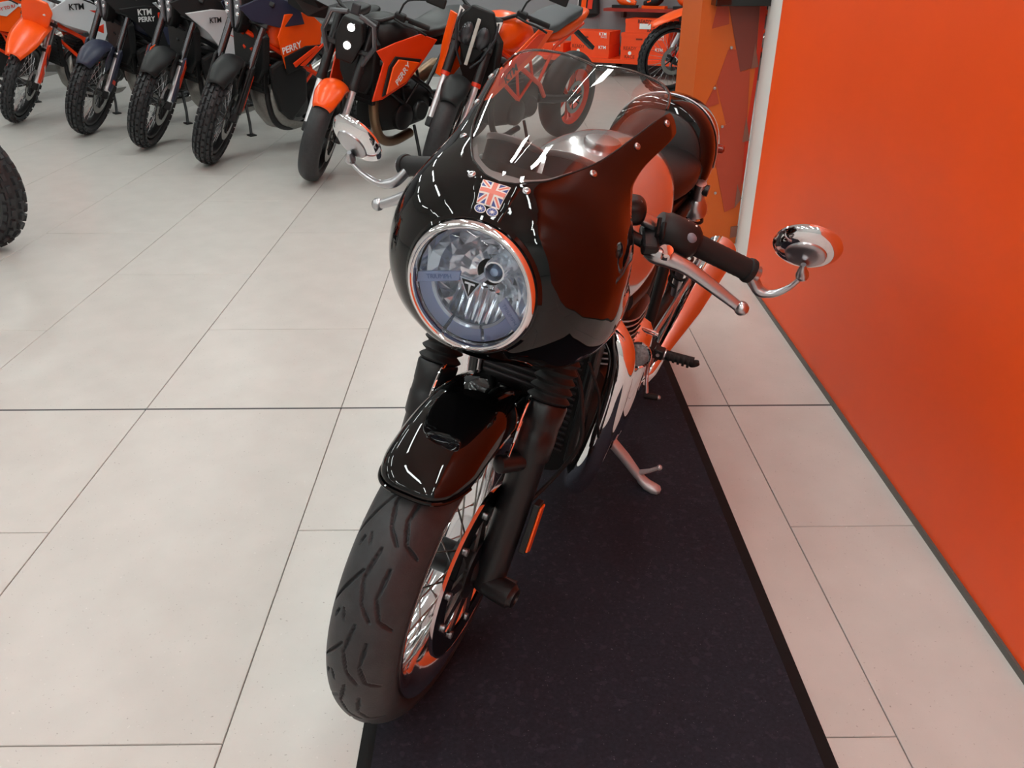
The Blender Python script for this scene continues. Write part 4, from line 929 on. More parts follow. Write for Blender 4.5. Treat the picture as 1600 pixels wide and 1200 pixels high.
def wheel(root, org, rad, hw, rimr, knob, M, colrim, spoked, tag_='front', n=72, disc=0.15, stripe=None):
    arc_tyre(rad, hw, knob, org, M).build(tag_ + '_tyre', M_RUBBER, root, angle=35)
    rp = [(-hw * 0.72, rimr), (-hw * 0.5, rimr - 0.012), (0, rimr - 0.018), (hw * 0.5, rimr - 0.012), (hw * 0.72, rimr), (hw * 0.66, rimr - 0.014), (hw * 0.4, rimr - 0.024), (0, rimr - 0.028), (-hw * 0.4, rimr - 0.024), (-hw * 0.66, rimr - 0.014)]
    rm = MB().lathe(rp, org, (1, 0, 0), 48, M=M, closed=True).build(tag_ + '_rim', colrim, root)
    MB().lathe([(-0.06, 0), (-0.06, 0.035), (-0.02, 0.022), (0.02, 0.022), (0.06, 0.035), (0.06, 0)], org, (1, 0, 0), 20, M=M).build(tag_ + '_hub', M_BLACKM, root)
    if spoked:
        mb = MB()
        for k in range(32):
            a = 2 * PI * k / 32; sd = 1 if k % 2 else -1; da = 0.35 * (1 if k % 4 < 2 else -1)
            mb.tube([org + Vector((sd * 0.045, 0.034 * math.cos(a + da), 0.034 * math.sin(a + da))), org + Vector((0, (rimr - 0.02) * math.cos(a), (rimr - 0.02) * math.sin(a)))], 0.0019, 5, M=M)
        tag(mb.build('spokes', M_SATIN, rm), kind='stuff')
    else:
        for k in range(5):
            for dd in (-0.16, 0.16):
                a = 2 * PI * k / 5
                MB().tube([org + Vector((0.0, 0.03 * math.cos(a), 0.03 * math.sin(a))), org + Vector((0, (rimr - 0.018) * math.cos(a + dd), (rimr - 0.018) * math.sin(a + dd)))], [0.014, 0.009], 8, M=M).build('rim_spoke', colrim, rm)
    if stripe: MB().lathe([(hw * 0.74, rimr + 0.001), (hw * 0.745, rimr + 0.007), (hw * 0.70, rimr + 0.007)], org, (1, 0, 0), 48, M=M).build('rim_stripe', stripe, rm)
    d = MB().lathe([(0.066, disc * 0.72), (0.066, disc), (0.071, disc), (0.071, disc * 0.72)], org, (1, 0, 0), 40, M=M, closed=True).build(tag_ + '_disc', M_DISC, root, angle=30)
    mb = MB()
    for k in range(6):
        a = 2 * PI * k / 6
        mb.tube([org + Vector((0.06, 0.03 * math.cos(a), 0.03 * math.sin(a))), org + Vector((0.068, disc * 0.75 * math.cos(a + 0.4), disc * 0.75 * math.sin(a + 0.4)))], 0.007, 6, M=M)
    mb.build('disc_carrier', M_BLACKM, d)
    return rm

def moto(name, label, X, Y, phi, lean, delta, sp):
    root = empty(name, pose(X, Y, phi, lean, 0.0))
    tag(root, label, 'motorcycle', sp.get('group', 'orange showroom motorcycles in the row'))
    kind = sp['kind']
    rad, hw, rimr = {'adv': (0.345, 0.057, 0.262), 'mx': (0.345, 0.046, 0.275), 'naked': (0.300, 0.062, 0.222)}[kind]
    rk = R({'adv': 26, 'mx': 26, 'naked': 24}[kind])
    org = Vector((0, 0, rad)); S = steerM(delta, rk)
    fd = Vector((0, math.sin(rk), math.cos(rk))); ff = Vector((0, -math.cos(rk), math.sin(rk)))
    def P(x, s_, f=0): return Vector((x, 0, rad)) + fd * s_ + ff * f
    wheel(root, org, rad, hw, rimr, sp.get('knob'), S, sp.get('rim', M_BLACKM), kind != 'naked', 'front', disc=0.155 if kind != 'mx' else 0.13, stripe=sp.get('stripe'))
    # fork
    for sx in (1, -1):
        x = sx * 0.10
        lg = MB().lathe([(-0.03, 0.0), (-0.028, 0.018), (0.03, 0.022), (0.05, 0.021), (0.42, 0.021)], P(x, 0), fd, 16, M=S).build('fork_leg', sp.get('stanchion', M_FORKB), root)
        MB().lathe([(0.30 if kind == 'naked' else 0.33, 0.024), (0.305 if kind == 'naked' else 0.335, 0.0285 if kind != 'adv' else 0.0245), (0.70, 0.0285 if kind != 'adv' else 0.0245), (0.70, 0)], P(x, 0), fd, 16, M=S).build('fork_tube', sp.get('forktube', M_BLACKM if kind != 'adv' else mat('dark polished fork tube', (92, 92, 96), 0.2, 0.9)), lg)
        MB().lathe([(0.29, 0.023), (0.29, 0.030), (0.315, 0.030), (0.315, 0.023)], P(x, 0), fd, 16, M=S).build('fork_collar', sp.get('collar', M_PLAST), lg)
        MB().box((0, 0, 0), (0.04, 0.05, 0.06), S @ frame(P(x, 0.0), (1, 0, 0), fd)).build('fork_foot', sp.get('foot', M_BLACKM), lg, smooth=False, bevel=0.008)
        if kind != 'naked':
            g = sp.get('guard', M_PLAST)
            pts = [(0.04, 0.036), (0.34, 0.042), (0.36, 0.01), (0.33, -0.03), (0.08, -0.032), (0.03, 0.0)]
            gd = MB().loft([[P(x + sx * (0.012 if i else 0.030), s_, f * (0.9 if i == 0 else 1.0)) for s_, f in pts] for i in (1, 0)], M=S).build('fork_guard', g, lg, smooth=False, bevel=0.006)
            if kind == 'mx' and sx > 0 or True:
                for (q, m) in sp.get('guard_marks', []):
                    MB().prism([P(x + sx * 0.0305, s_, f) for s_, f in q], (sx * 0.0015, 0, 0), M=S).build('guard_graphic', m, lg, smooth=False)
        else:
            MB().box((0, 0, 0), (0.045, 0.07, 0.11), S @ frame(P(x * 0.98, 0.10, -0.075), (1, 0, 0), fd)).build('caliper', sp.get('caliper', M_BLACKM), lg, smooth=False, bevel=0.012)
    for s_ in ((0.50, 0.68) if kind != 'adv' else (0.60, 0.74)):
        MB().prism([P(x, s_, f) for x, f in ((-0.13, 0.035), (-0.13, -0.035), (0, -0.08), (0.13, -0.035), (0.13, 0.035), (0, 0.02))], fd * 0.03, M=S).build('fork_yoke', M_BLACKM, root, smooth=False, bevel=0.006)
    # fender
    fcol = sp.get('fender', M_PLAST)
    if kind == 'mx':
        rows = []
        for i in range(25):
            t = i / 24; yv = -0.26 + 0.54 * t; zz = rad * 2 - 0.015 + 0.12 * math.sin(t * PI * 0.6) + 0.03 * t
            w_ = 0.055 + 0.06 * math.sin(min(1, t * 2.2) * PI / 2)
            rows.append([S @ Vector((w_ * u, yv, zz - 0.028 * abs(u) ** 2.2)) for u in np.linspace(-1, 1, 9)])
        MB().grid(rows).build('front_fender', fcol, root, solid=0.004, core=S @ org)
    else:
        a0, a1, rr0 = (50, 140, rad + 0.035) if kind == 'adv' else (48, 150, rad + 0.024)
        rows = []
        for i in range(25):
            t = i / 24; a = R(a0 + (a1 - a0) * t); w_ = (hw + 0.020) * (0.6 + 0.4 * min(1, t * 4) ** 0.6)
            rows.append([S @ Vector((w_ * math.sin(u * R(85)), -(rr0 - 0.05 * (1 - math.cos(u * R(85)))) * math.cos(a), rad + (rr0 - 0.05 * (1 - math.cos(u * R(85)))) * math.sin(a))) for u in np.linspace(-1, 1, 13)])
        fo = MB().grid(rows).build('front_fender', fcol, root, solid=0.004, core=S @ org)
        if kind == 'adv':
            for sx in (1, -1):
                MB().loft([[P(sx * (0.066 + dx), s_, f) for s_, f in ((0.30, 0.10), (0.36, 0.07), (0.36, -0.01), (0.22, -0.02), (0.16, 0.06), (0.22, 0.11))] for dx in (0, 0.012)], M=S).build('fender_side', fcol, fo, smooth=False, bevel=0.006)
            if 'fender_tip' in sp:
                MB().prism([P(-0.085, s_, f) for s_, f in ((0.25, 0.13), (0.33, 0.10), (0.36, 0.03), (0.30, 0.02), (0.22, 0.08))], (-0.006, 0, 0), M=S).build('fender_accent', sp['fender_tip'], fo, smooth=False)
    # engine, radiator, frame
    eng = MB().loft([sec(0.40, 0.36, 0.08, 0.10, 0.09, 3), sec(0.48, 0.38, 0.13, 0.16, 0.14, 3), sec(0.66, 0.38, 0.145, 0.17, 0.15, 3), sec(0.86, 0.38, 0.13, 0.14, 0.13, 3), sec(0.94, 0.38, 0.08, 0.08, 0.08, 3)]).build('engine', M_ENGINE, root)
    for yv, zv, rr in ((0.60, 0.34, 0.085), (0.76, 0.36, 0.07)):
        MB().lathe([(0.12, rr * 1.05), (0.15, rr), (0.165, rr * 0.8), (0.168, 0)], (0, yv, zv), (1, 0, 0), 24).build('clutch_cover', M_BLACKM, eng)
    MB().box((0, 0.58, 0.56), (0.20, 0.18, 0.16), None).build('cylinder', M_ENGINE, eng, smooth=False, bevel=0.015)
    for k in range(6): MB().box((0, 0.58, 0.50 + 0.022 * k), (0.235, 0.21, 0.005)).build('cooling_fin', M_BLACKM, eng, smooth=False)
    rd = MB().box((0, 0.335, 0.56), (0.25, 0.03, 0.24), None).build('radiator', M_ENGINE, root, smooth=False, bevel=0.004)
    for k in range(8): MB().box((0, 0.317, 0.465 + 0.027 * k), (0.22, 0.006, 0.012)).build('radiator_fin', M_PLAST, rd, smooth=False)
    if kind != 'mx': MB().loft([[Vector((x, yv, z)) for x, z in ((-0.07, 0.88), (0.07, 0.88), (0.15, 0.80), (0.14, 0.60), (0.08, 0.50), (-0.08, 0.50), (-0.14, 0.60), (-0.15, 0.80))] for yv in (0.30, 0.36)]).build('inner_cowl', M_PLAST, root, smooth=False, bevel=0.012)
    fr = MB(); fc = sp.get('frame', M_BLACKM)
    for sx in (1, -1):
        fr.tube([(sx * 0.03, 0.27, 0.82), (sx * 0.15, 0.52, 0.66), (sx * 0.155, 0.82, 0.50), (sx * 0.12, 0.95, 0.40)], 0.016, 8)
        fr.tube([(sx * 0.03, 0.30, 0.72), (sx * 0.135, 0.46, 0.52), (sx * 0.145, 0.60, 0.42)], 0.014, 8)
        fr.tube([(sx * 0.15, 0.52, 0.66), (sx * 0.145, 0.60, 0.42), (sx * 0.155, 0.72, 0.55), (sx * 0.15, 0.66, 0.70)], 0.011, 8)
        fr.tube([(sx * 0.155, 0.80, 0.52), (sx * 0.12, 1.0, 0.72), (sx * 0.08, 1.40, 0.84)], 0.012, 8)
    fr.build('frame', fc, root)
    sw = MB()
    for sx in (1, -1): sw.tube([(sx * 0.09, 0.92, 0.38), (sx * 0.12, 1.1, 0.36), (sx * 0.11, 1.47, 0.33)], [0.03, 0.03, 0.022], 8)
    sw.build('swingarm', M_BLACKM, root)
    rorg = Vector((0, 1.48, 0.32 if kind != 'naked' else 0.315)); rhw = {'adv': 0.07, 'mx': 0.06, 'naked': 0.09}[kind]
    wheel(root, rorg, rorg.z, rhw, 0.222 if kind != 'mx' else 0.236, sp.get('knob'), None, sp.get('rearrim', sp.get('rim', M_BLACKM)), kind != 'naked', 'rear', disc=0.12)
    # tank, seat, tail
    tk = sp.get('tank', M_ORANGE)
    MB().loft([sec(0.36, 0.80, 0.07, 0.06, 0.07, 2.4), sec(0.42, 0.81, 0.13, 0.11, 0.12, 2.5), sec(0.52, 0.82, 0.165, 0.13, 0.15, 2.5), sec(0.64, 0.82, 0.155, 0.12, 0.15, 2.5), sec(0.74, 0.80, 0.11, 0.08, 0.10, 2.4), sec(0.80, 0.79, 0.08, 0.04, 0.06, 2.2)]).build('fuel_tank', tk, root, sub=1)
    MB().loft([sec(0.74, 0.83, 0.08, 0.025, 0.04, 3), sec(0.85, 0.83, 0.12, 0.03, 0.05, 3), sec(1.02, 0.84, 0.135, 0.035, 0.05, 3), sec(1.10, 0.89, 0.13, 0.035, 0.06, 3), sec(1.30, 0.92, 0.11, 0.03, 0.06, 3), sec(1.42, 0.93, 0.07, 0.02, 0.04, 3)]).build('seat', sp.get('seat', M_LEATHER), root, sub=1)
    MB().loft([sec(0.95, 0.77, 0.11, 0.05, 0.06, 2.6), sec(1.15, 0.81, 0.13, 0.055, 0.07, 2.6), sec(1.35, 0.86, 0.10, 0.045, 0.05, 2.6), sec(1.56, 0.91, 0.05, 0.025, 0.02, 2.4)]).build('tail', sp.get('tail', M_PLAST), root, sub=1)
    MB().prism([(-0.02, 1.35, 0.80), (0.02, 1.35, 0.80), (0.02, 1.72, 0.62), (-0.02, 1.72, 0.62)], (0, 0.02, 0.025)).build('plate_holder', M_PLAST, root, smooth=False, bevel=0.004)
    # shrouds
    for sx in (1, -1):
        so = None
        for (poly, x, ky, kz, m, nm) in sp.get('shrouds', []):
            o = panel(poly, x, ky, kz, 0.012, sx).build(nm, m, root, smooth=False, bevel=0.005)
    for (s_, size, yv, zv, xv, m, ang) in sp.get('text', []): lettering(s_, size, yv, zv, xv, root, m, ang)
    if 'blade' in sp:
        MB().tube(spline([(-0.12, 0.18, 0.93), (-0.165, 0.18, 0.74), (-0.175, 0.18, 0.65), (-0.195, 0.17, 0.55)], 4), 0.03, 8, flat=(0.3, (0.8, 0, 0.5))).build('side_blade', sp['blade'], root, smooth=False)
    # exhaust header, skid plate, side stand
    MB().tube(spline([(0.05, 0.50, 0.56), (0.07, 0.40, 0.50), (0.09, 0.38, 0.36), (0.09, 0.44, 0.22), (0.06, 0.60, 0.16), (0.04, 0.80, 0.18)], 5), sp.get('headr', 0.02), 12).build('exhaust_header', sp.get('header', M_BLACKM), root)
    MB().lathe([(0, 0.03), (0.05, 0.05), (0.32, 0.056), (0.36, 0.045), (0.36, 0)], (-0.17, 0.98, 0.42), (-0.05, 0.93, 0.30), 18).build('silencer', sp.get('silencer', M_BRUSH), root)
    if 'skid' in sp:
        rows = []
        for i, (yv, zv) in enumerate(((0.36, 0.46), (0.36, 0.36), (0.39, 0.26), (0.46, 0.18), (0.60, 0.14), (0.82, 0.15))):
            rows.append([Vector((u * 0.13, yv + 0.05 * abs(u) ** 2, zv + 0.07 * abs(u) ** 3)) for u in np.linspace(-1, 1, 9)])
        MB().grid(rows).build('skid_plate', sp['skid'], root, solid=0.006)
    sd = MB().tube([(0.12, 0.74, 0.26), (0.20, 0.69, 0.12), (0.255, 0.66, 0.012 - 0.255 * math.tan(R(lean)) * -0)], 0.011, 10)
    # foot of the stand reaches the ground although the bike leans
    zl = -0.27 * math.sin(R(lean)); fz = (0.008 + 0.27 * math.sin(R(lean))) / math.cos(R(lean))
    sd = MB().tube([(0.12, 0.74, 0.26), (0.21, 0.70, 0.12), (0.27, 0.66, fz)], 0.011, 10).build('side_stand', M_BLACKM, root)
    MB().box((0.275, 0.66, fz), (0.05, 0.06, 0.01)).build('stand_foot', M_BLACKM, sd, smooth=False, bevel=0.003)
    # handlebar
    hz, hy = {'adv': (1.10, 0.42), 'mx': (1.08, 0.38), 'naked': (0.99, 0.40)}[kind]
    pth = [(-0.40, hy + 0.06, hz - 0.01), (-0.22, hy + 0.02, hz), (-0.09, hy - 0.04, hz - 0.06), (0.09, hy - 0.04, hz - 0.06), (0.22, hy + 0.02, hz), (0.40, hy + 0.06, hz - 0.01)]
    hb = MB().tube(spline(pth, 4), 0.012, 10, M=S).build('handlebar', M_BLACKM, root)
    for sx in (1, -1):
        MB().tube([(sx * 0.27, hy + 0.034, hz - 0.003), (sx * 0.40, hy + 0.062, hz - 0.01)], 0.0165, 12, M=S).build('grip', M_RUB2, hb)
        MB().box((sx * 0.22, hy + 0.015, hz), (0.07, 0.05, 0.05), S).build('switchgear', M_PLAST, hb, smooth=False, bevel=0.01)
        MB().tube(spline([(sx * 0.20, hy - 0.03, hz - 0.01), (sx * 0.26, hy - 0.045, hz - 0.015), (sx * 0.34, hy - 0.03, hz - 0.02), (sx * 0.40, hy - 0.01, hz - 0.035)], 3), 0.007, 8, M=S).build('lever', M_PLAST, hb)
        if kind == 'adv':
            MB().loft([[(sx * x, hy + yv, hz + zv) for x, yv, zv in ((0.18, -0.09, 0.05), (0.34, -0.10, 0.07), (0.44, -0.02, 0.04), (0.44, -0.02, -0.04), (0.34, -0.09, -0.05), (0.2, -0.08, -0.03))], [(sx * x, hy + yv + 0.012, hz + zv) for x, yv, zv in ((0.18, -0.09, 0.05), (0.34, -0.10, 0.07), (0.44, -0.02, 0.04), (0.44, -0.02, -0.04), (0.34, -0.09, -0.05), (0.2, -0.08, -0.03))]], M=S).build('hand_guard', M_PLAST, hb, smooth=False, bevel=0.008)
        if kind == 'naked':
            MB().tube(spline([(sx * 0.21, hy, hz + 0.02), (sx * 0.24, hy - 0.01, hz + 0.11), (sx * 0.36, hy, hz + 0.16)], 3), 0.006, 8, M=S).build('mirror_stem', M_PLAST, hb)
            MB().box((sx * 0.40, hy, hz + 0.17), (0.12, 0.02, 0.06), S).build('mirror_head', M_PLAST, hb, smooth=False, bevel=0.01)
    # face
    face = sp.get('face')
    if face == 'adv':
        lf = MB().loft([[Vector((x, yv, z)) for x, z in ((-0.085, 1.12), (0.085, 1.12), (0.088, 0.98), (0.05, 0.86), (0.018, 0.81), (-0.018, 0.81), (-0.05, 0.86), (-0.088, 0.98))] for yv in (0.30, 0.205)]).build('headlight_mask', M_PLAST, root, smooth=False, bevel=0.012)
        for sx in (1, -1):
            MB().loft([[Vector((sx * x, yv, z)) for x, z in ((0.016, 1.10), (0.072, 1.10), (0.076, 0.98), (0.045, 0.88), (0.016, 0.84))] for yv in (0.207, 0.188)]).build('lamp_lens', mat('grey lamp lens', (118, 118, 124), 0.15, 0.4), lf, smooth=False, bevel=0.005)
            for k in range(4): MB().lathe([(0, 0.014), (0.004, 0.012), (0.004, 0)], (sx * 0.048, 0.188, 0.93 + 0.045 * k), (0, -1, 0), 10).build('led', M_REFL, lf)
            panel([(0.17, 0.98), (0.40, 1.06), (0.58, 0.98), (0.60, 0.88), (0.42, 0.86), (0.24, 0.90)], 0.14, 0.25, -0.2, 0.012, sx).build('front_cowl', sp.get('cowl', M_PLAST), root, smooth=False, bevel=0.006)
            MB().loft([[Vector((sx * x, yv, z)) for yv, z in ((0.34, 0.62), (0.44, 0.66), (0.66, 0.58), (0.66, 0.36), (0.52, 0.24), (0.42, 0.32), (0.36, 0.48))] for x in (0.13, 0.175)]).build('lower_tank', sp.get('pod', M_PLAST), root, smooth=False, bevel=0.02)
    elif face == 'mx':
        MB().loft([[S @ Vector((x, yv, z)) for x, z in ((-0.07, 1.0), (0.07, 1.0), (0.115, 0.93), (0.10, 0.82), (0.045, 0.73), (-0.045, 0.73), (-0.10, 0.82), (-0.115, 0.93))] for yv in (0.16, 0.13)]).build('number_plate', M_ORANGE, root, smooth=False, bevel=0.01)
    elif face == 'blade':
        lf = MB().loft([[S @ Vector((x, yv, z)) for x, z in ((-0.06, 0.95), (0.06, 0.95), (0.085, 0.84), (0.05, 0.70), (-0.05, 0.70), (-0.085, 0.84))] for yv in (0.26, 0.15)]).build('headlight_shell', M_PLAST, root, smooth=False, bevel=0.012)
        for sx in (1, -1):
            MB().tube([(sx * 0.035, 0.14, 0.985), (sx * 0.125, 0.145, 0.96), (sx * 0.155, 0.16, 0.84), (sx * 0.10, 0.175, 0.70)], 0.021, 8, M=S, flat=(0.7, (0, 1, 0))).build('light_blade', M_BLADE, lf)
            MB().tube([(sx * 0.05, 0.127, 0.98), (sx * 0.122, 0.131, 0.957), (sx * 0.150, 0.146, 0.845)], 0.005, 8, M=S).build('light_strip', mat('grey light guide', (140, 140, 142), 0.3), lf)
        for zv in (0.905, 0.80):
            MB().sphere((0.0, 0.147, zv), 0.022, 14, M=S, sq=(1, 0.5, 1)).build('projector', M_LAMPON, lf)
            MB().lathe([(0, 0.03), (0.008, 0.026)], (0, 0.15, zv), (0, -1, 0), 18, M=S).build('projector_ring', M_CHROME, lf)
        MB().box((0.0, 0.16, 1.01), (0.05, 0.03, 0.06), S).build('top_bracket', M_PLASTD, lf, smooth=False, bevel=0.008)
    elif face == 'lens':
        lf = MB().loft([[S @ Vector((x * k, yv, 0.84 + (z - 0.84) * k)) for x, z in ((-0.07, 0.99), (0.07, 0.99), (0.12, 0.90), (0.10, 0.78), (0.03, 0.66), (-0.03, 0.66), (-0.10, 0.78), (-0.12, 0.90))] for yv, k in ((0.30, 0.9), (0.20, 1.0))]).build('headlight_shell', M_PLAST, root, smooth=False, bevel=0.012)
        for sx in (1, -1):
            MB().sphere((sx * 0.048, 0.185, 0.83), 0.052, 18, M=S, sq=(0.85, 0.5, 1.35)).build('lamp_bowl', mat('dark lamp glass', (70, 70, 74), 0.06, 0.5), lf)
            MB().tube([(sx * 0.115, 0.18, 0.95), (sx * 0.125, 0.17, 0.86), (sx * 0.08, 0.16, 0.72), (sx * 0.03, 0.16, 0.65)], 0.012, 8, M=S, flat=(0.6, (0, 1, 0))).build('light_blade', M_PLASTD, lf)
            MB().prism([(sx * 0.10, 0.172, 0.95), (sx * 0.135, 0.176, 0.965), (sx * 0.13, 0.172, 0.90)], (0, 0.006, 0), M=S).build('white_marker', M_WHITE, lf, smooth=False)
        MB().box((0, 0.152, 0.80), (0.022, 0.012, 0.28), S).build('light_strip', mat('pale light bar', (196, 194, 188), 0.25), lf, smooth=False, bevel=0.004)
    return root
M_LAMPON = emit('lit projector lamp', (255, 252, 246), 6.0)

BLUE_SH = [(0.22, 0.93), (0.42, 0.95), (0.66, 0.93), (0.68, 0.76), (0.63, 0.56), (0.57, 0.52), (0.50, 0.66), (0.38, 0.80)]
STRIP = [(0.44, 0.80), (0.66, 0.76), (0.62, 0.72), (0.50, 0.76)]
row = []
def orange_stripes(a): return [([(0.30, 0.036), (0.34, 0.036), (0.22, -0.03), (0.18, -0.03)], a)]
G_ROW = 'showroom motorcycles parked in the back row'
moto('enduro_motorcycle', 'white enduro motorcycle cut by the left frame edge, with white fork guards', -5.05, 7.75, 35, 9, 44, dict(kind='mx', knob='mx', guard=M_WHITEP, guard_marks=[([(0.20, 0.03), (0.26, 0.036), (0.22, -0.02), (0.17, -0.02)], M_NAVY), ([(0.10, 0.03), (0.16, 0.03), (0.13, -0.025), (0.08, -0.025)], M_REDP)],
     fender=M_WHITEP, tank=M_ORANGE, frame=M_ORANGED, tail=M_ORANGE, group=G_ROW, face='mx', shrouds=[([(0.26, 0.86), (0.42, 0.98), (0.72, 0.96), (0.76, 0.84), (0.58, 0.66), (0.40, 0.70)], 0.19, 0.1, 0, M_ORANGE, 'shroud'), ([(0.42, 0.90), (0.60, 0.93), (0.70, 0.90), (0.56, 0.80), (0.46, 0.82)], 0.203, 0.1, 0, M_WHITEP, 'graphic')],
     text=[('READY TO RACE', 0.038, 0.56, 0.872, 0.224, M_REDP, 10)]))
moto('enduro_motorcycle', 'orange enduro motorcycle with orange number plate and orange fork guards', -4.02, 7.10, 35, 9, 44, dict(kind='mx', knob='mx', guard=M_ORANGED, guard_marks=[([(0.24, 0.03), (0.29, 0.036), (0.22, -0.026), (0.18, -0.026)], M_NAVY), ([(0.17, 0.03), (0.19, 0.03), (0.14, -0.026), (0.12, -0.026)], M_WHITE)],
     forktube=M_SATIN, fender=M_ORANGE, tank=M_WHITEP, frame=M_ORANGED, tail=M_WHITEP, skid=M_SKID, group=G_ROW, face='mx', shrouds=[([(0.20, 0.86), (0.40, 0.97), (0.74, 0.97), (0.76, 0.82), (0.66, 0.62), (0.60, 0.60), (0.54, 0.72), (0.36, 0.78)], 0.20, 0.1, 0, M_WHITEP, 'shroud'), ([(0.56, 0.89), (0.74, 0.88), (0.66, 0.84)], 0.213, 0.1, 0, M_REDP, 'graphic'), ([(0.58, 0.74), (0.68, 0.78), (0.67, 0.70)], 0.213, 0.1, 0, M_REDP, 'graphic')],
     text=[('KTM', 0.065, 0.47, 0.915, 0.214, M_PLAST, 0)]))
moto('adventure_motorcycle', 'dark blue adventure motorcycle with navy fork guard and orange stripe, third from left', -3.22, 6.60, 35, 9, 38, dict(kind='adv', knob='adv', guard=M_NAVY, guard_marks=[([(0.10, 0.036), (0.13, 0.036), (0.12, -0.03), (0.09, -0.03)], M_REDP)],
     fender=M_NAVY, tank=M_NAVY, skid=M_SKID, group=G_ROW, face='adv', shrouds=[(BLUE_SH, 0.20, 0.1, 0, M_PLAST, 'shroud'), ([(0.52, 0.90), (0.68, 0.89), (0.66, 0.83), (0.52, 0.84)], 0.213, 0.1, 0, M_REDP, 'graphic'), ([(0.54, 0.80), (0.68, 0.78), (0.66, 0.66), (0.58, 0.66)], 0.213, 0.1, 0, M_NAVY, 'graphic')],
     text=[('KTM', 0.06, 0.41, 0.905, 0.214, M_WHITE, 0), ('PERRY', 0.05, 0.42, 0.855, 0.214, M_WHITE, 0)]))
moto('adventure_motorcycle', 'black adventure motorcycle with white side panel and orange fender tip', -2.55, 6.08, 35, 9, 38, dict(kind='adv', knob='adv', guard=M_NAVY, guard_marks=[([(0.20, 0.036), (0.34, 0.036), (0.30, -0.03), (0.14, -0.03)], M_ORANGED), ([(0.24, 0.036), (0.30, 0.036), (0.28, 0.016), (0.23, 0.016)], M_WHITE)],
     fender=M_PLAST, fender_tip=M_ORANGE, tank=M_WHITEP, skid=M_SKID, group=G_ROW, face='adv', shrouds=[(BLUE_SH, 0.20, 0.1, 0, M_WHITEP, 'shroud'), ([(0.50, 0.80), (0.66, 0.74), (0.655, 0.725)], 0.213, 0.1, 0, M_REDP, 'graphic')], text=[('KTM', 0.05, 0.44, 0.88, 0.214, M_PLAST, 0)]))
moto('adventure_motorcycle', 'black adventure motorcycle with bright orange tank and orange trellis frame', -1.93, 5.56, 35, 9, 38, dict(kind='adv', knob='adv', guard=M_PLAST, guard_marks=[([(0.06, -0.012), (0.30, -0.012), (0.30, -0.03), (0.08, -0.03)], M_ORANGED)],
     stanchion=M_BLACKM, fender=M_PLAST, tank=M_ORANGE, frame=M_ORANGED, cowl=M_NAVY, group=G_ROW, face='adv', skid=M_SKID, shrouds=[([(0.40, 0.80), (0.46, 0.94), (0.66, 0.95), (0.78, 0.86), (0.76, 0.74), (0.60, 0.66), (0.46, 0.60)], 0.175, 0.05, 0, M_ORANGE, 'tank_panel'), ([(0.44, 0.68), (0.62, 0.74), (0.80, 0.74), (0.66, 0.62), (0.46, 0.57)], 0.19, 0.05, 0, M_PLAST, 'graphic'),
     ([(0.50, 0.64), (0.70, 0.74), (0.73, 0.73), (0.52, 0.61)], 0.204, 0.05, 0, M_ORANGED, 'stripe'), ([(0.56, 0.62), (0.76, 0.75), (0.79, 0.75), (0.60, 0.61)], 0.204, 0.05, 0, M_ORANGED, 'stripe')], text=[('PERRY', 0.06, 0.50, 0.735, 0.195, M_WHITE, 12)]))
NK = [(0.25, 0.49), (0.33, 0.495), (0.52, 0.57), (0.66, 0.70), (0.77, 0.82), (0.62, 0.86), (0.42, 0.82), (0.27, 0.78), (0.33, 0.71)]
moto('naked_motorcycle', 'naked motorcycle with orange front fender and two lit projector lamps', -1.14, 5.06, 35, 9, 34, dict(kind='naked', fender=M_ORANGE, tank=M_PLAST, frame=M_BLACKM, group=G_ROW, face='blade', header=M_GOLD, headr=0.032, silencer=M_GOLD,
     shrouds=[(NK, 0.20, 0.1, 0, M_ORANGED, 'shroud'), ([(0.315, 0.515), (0.50, 0.585), (0.63, 0.715), (0.41, 0.745), (0.36, 0.69)], 0.213, 0.1, 0, M_PLAST, 'recess'), ([(0.335, 0.53), (0.49, 0.593), (0.60, 0.70), (0.425, 0.73), (0.38, 0.685)], 0.226, 0.1, 0, M_ORANGE, 'inner_panel')], text=[('PERRY', 0.055, 0.455, 0.645, 0.243, M_WHITE, 45)]))
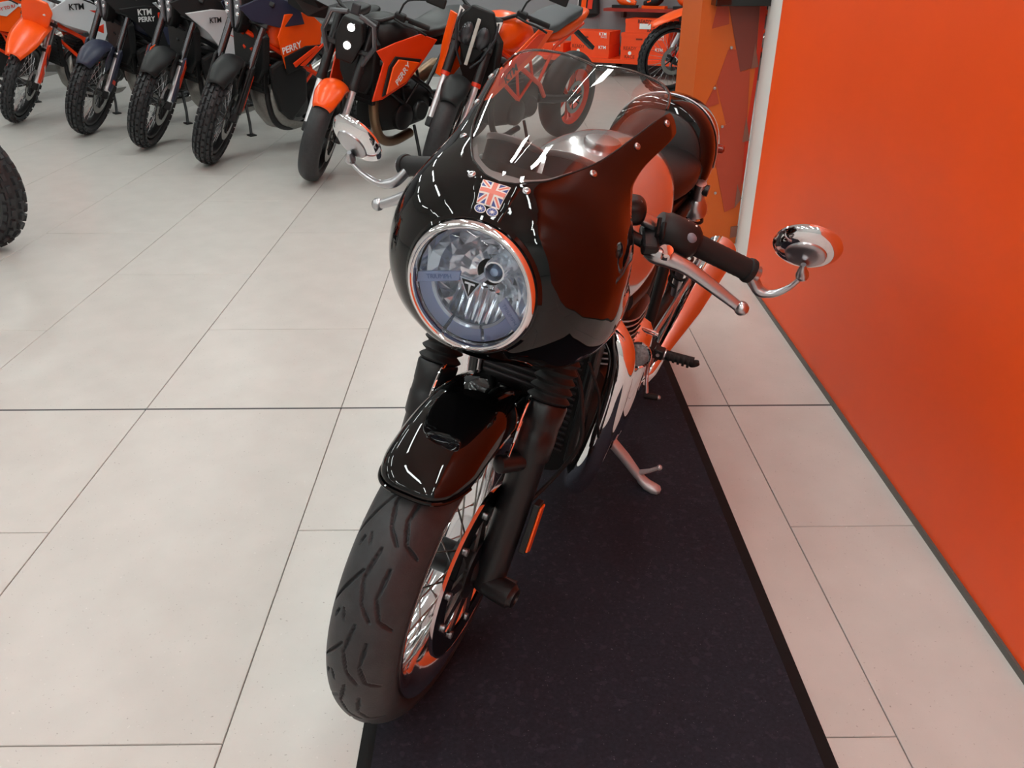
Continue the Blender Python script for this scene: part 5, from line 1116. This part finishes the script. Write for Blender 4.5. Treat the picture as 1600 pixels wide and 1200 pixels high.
NK2 = [(0.16, 0.48), (0.24, 0.49), (0.62, 0.72), (0.76, 0.86), (0.62, 0.88), (0.22, 0.62)]
moto('naked_motorcycle', 'naked motorcycle with glassy headlight, orange side blades and grey seat', -0.41, 5.22, 36, 9, 32, dict(kind='naked', fender=M_PLAST, tank=M_ORANGE, tail=M_ORANGE, frame=M_ORANGED, rim=M_BLACKM, rearrim=M_ORANGED, stripe=M_REDP, collar=M_REDP, caliper=M_REDP, seat=M_GREYSEAT, blade=M_ORANGE, group=G_ROW, face='lens',
     shrouds=[(NK2, 0.20, 0.1, 0, M_ORANGE, 'shroud'), ([(0.28, 0.56), (0.60, 0.76), (0.68, 0.85), (0.60, 0.85), (0.28, 0.63)], 0.213, 0.1, 0, M_ORANGED, 'inner_panel')], text=[('KTM', 0.07, 0.36, 0.63, 0.226, M_PLAST, 34)]))
# enduro behind the pillar, front wheel to the left
moto('enduro_motorcycle', 'orange enduro motorcycle with yellow fork sticker half hidden behind the pillar', 1.66, 8.50, 76, 6, 0, dict(kind='mx', knob='mx', guard=M_ORANGED, guard_marks=[([(0.12, 0.028), (0.30, 0.03), (0.30, -0.02), (0.12, -0.02)], M_YELLOW)], fender=M_ORANGE, tank=M_ORANGE, frame=M_ORANGED, tail=M_ORANGE, forktube=M_SATIN, group='enduro motorcycles at the sides', face='mx',
     shrouds=[([(0.26, 0.86), (0.42, 0.98), (0.72, 0.96), (0.76, 0.84), (0.58, 0.66), (0.40, 0.70)], 0.19, 0.1, 0, M_ORANGE, 'shroud')]))
# enduro at the left frame edge, only its rear wheel reaches into the picture
moto('enduro_motorcycle', 'motorcycle whose knobbly black rear wheel enters at the left edge', -3.90, 4.12, 105, 5, 0, dict(kind='mx', knob='mx', guard=M_PLAST, fender=M_ORANGE, tank=M_ORANGE, frame=M_ORANGED, tail=M_WHITEP, group='enduro motorcycles at the sides', face='mx', rim=M_BLACKM,
     shrouds=[([(0.26, 0.86), (0.42, 0.98), (0.72, 0.96), (0.76, 0.84), (0.58, 0.66), (0.40, 0.70)], 0.19, 0.1, 0, M_ORANGE, 'shroud')]))
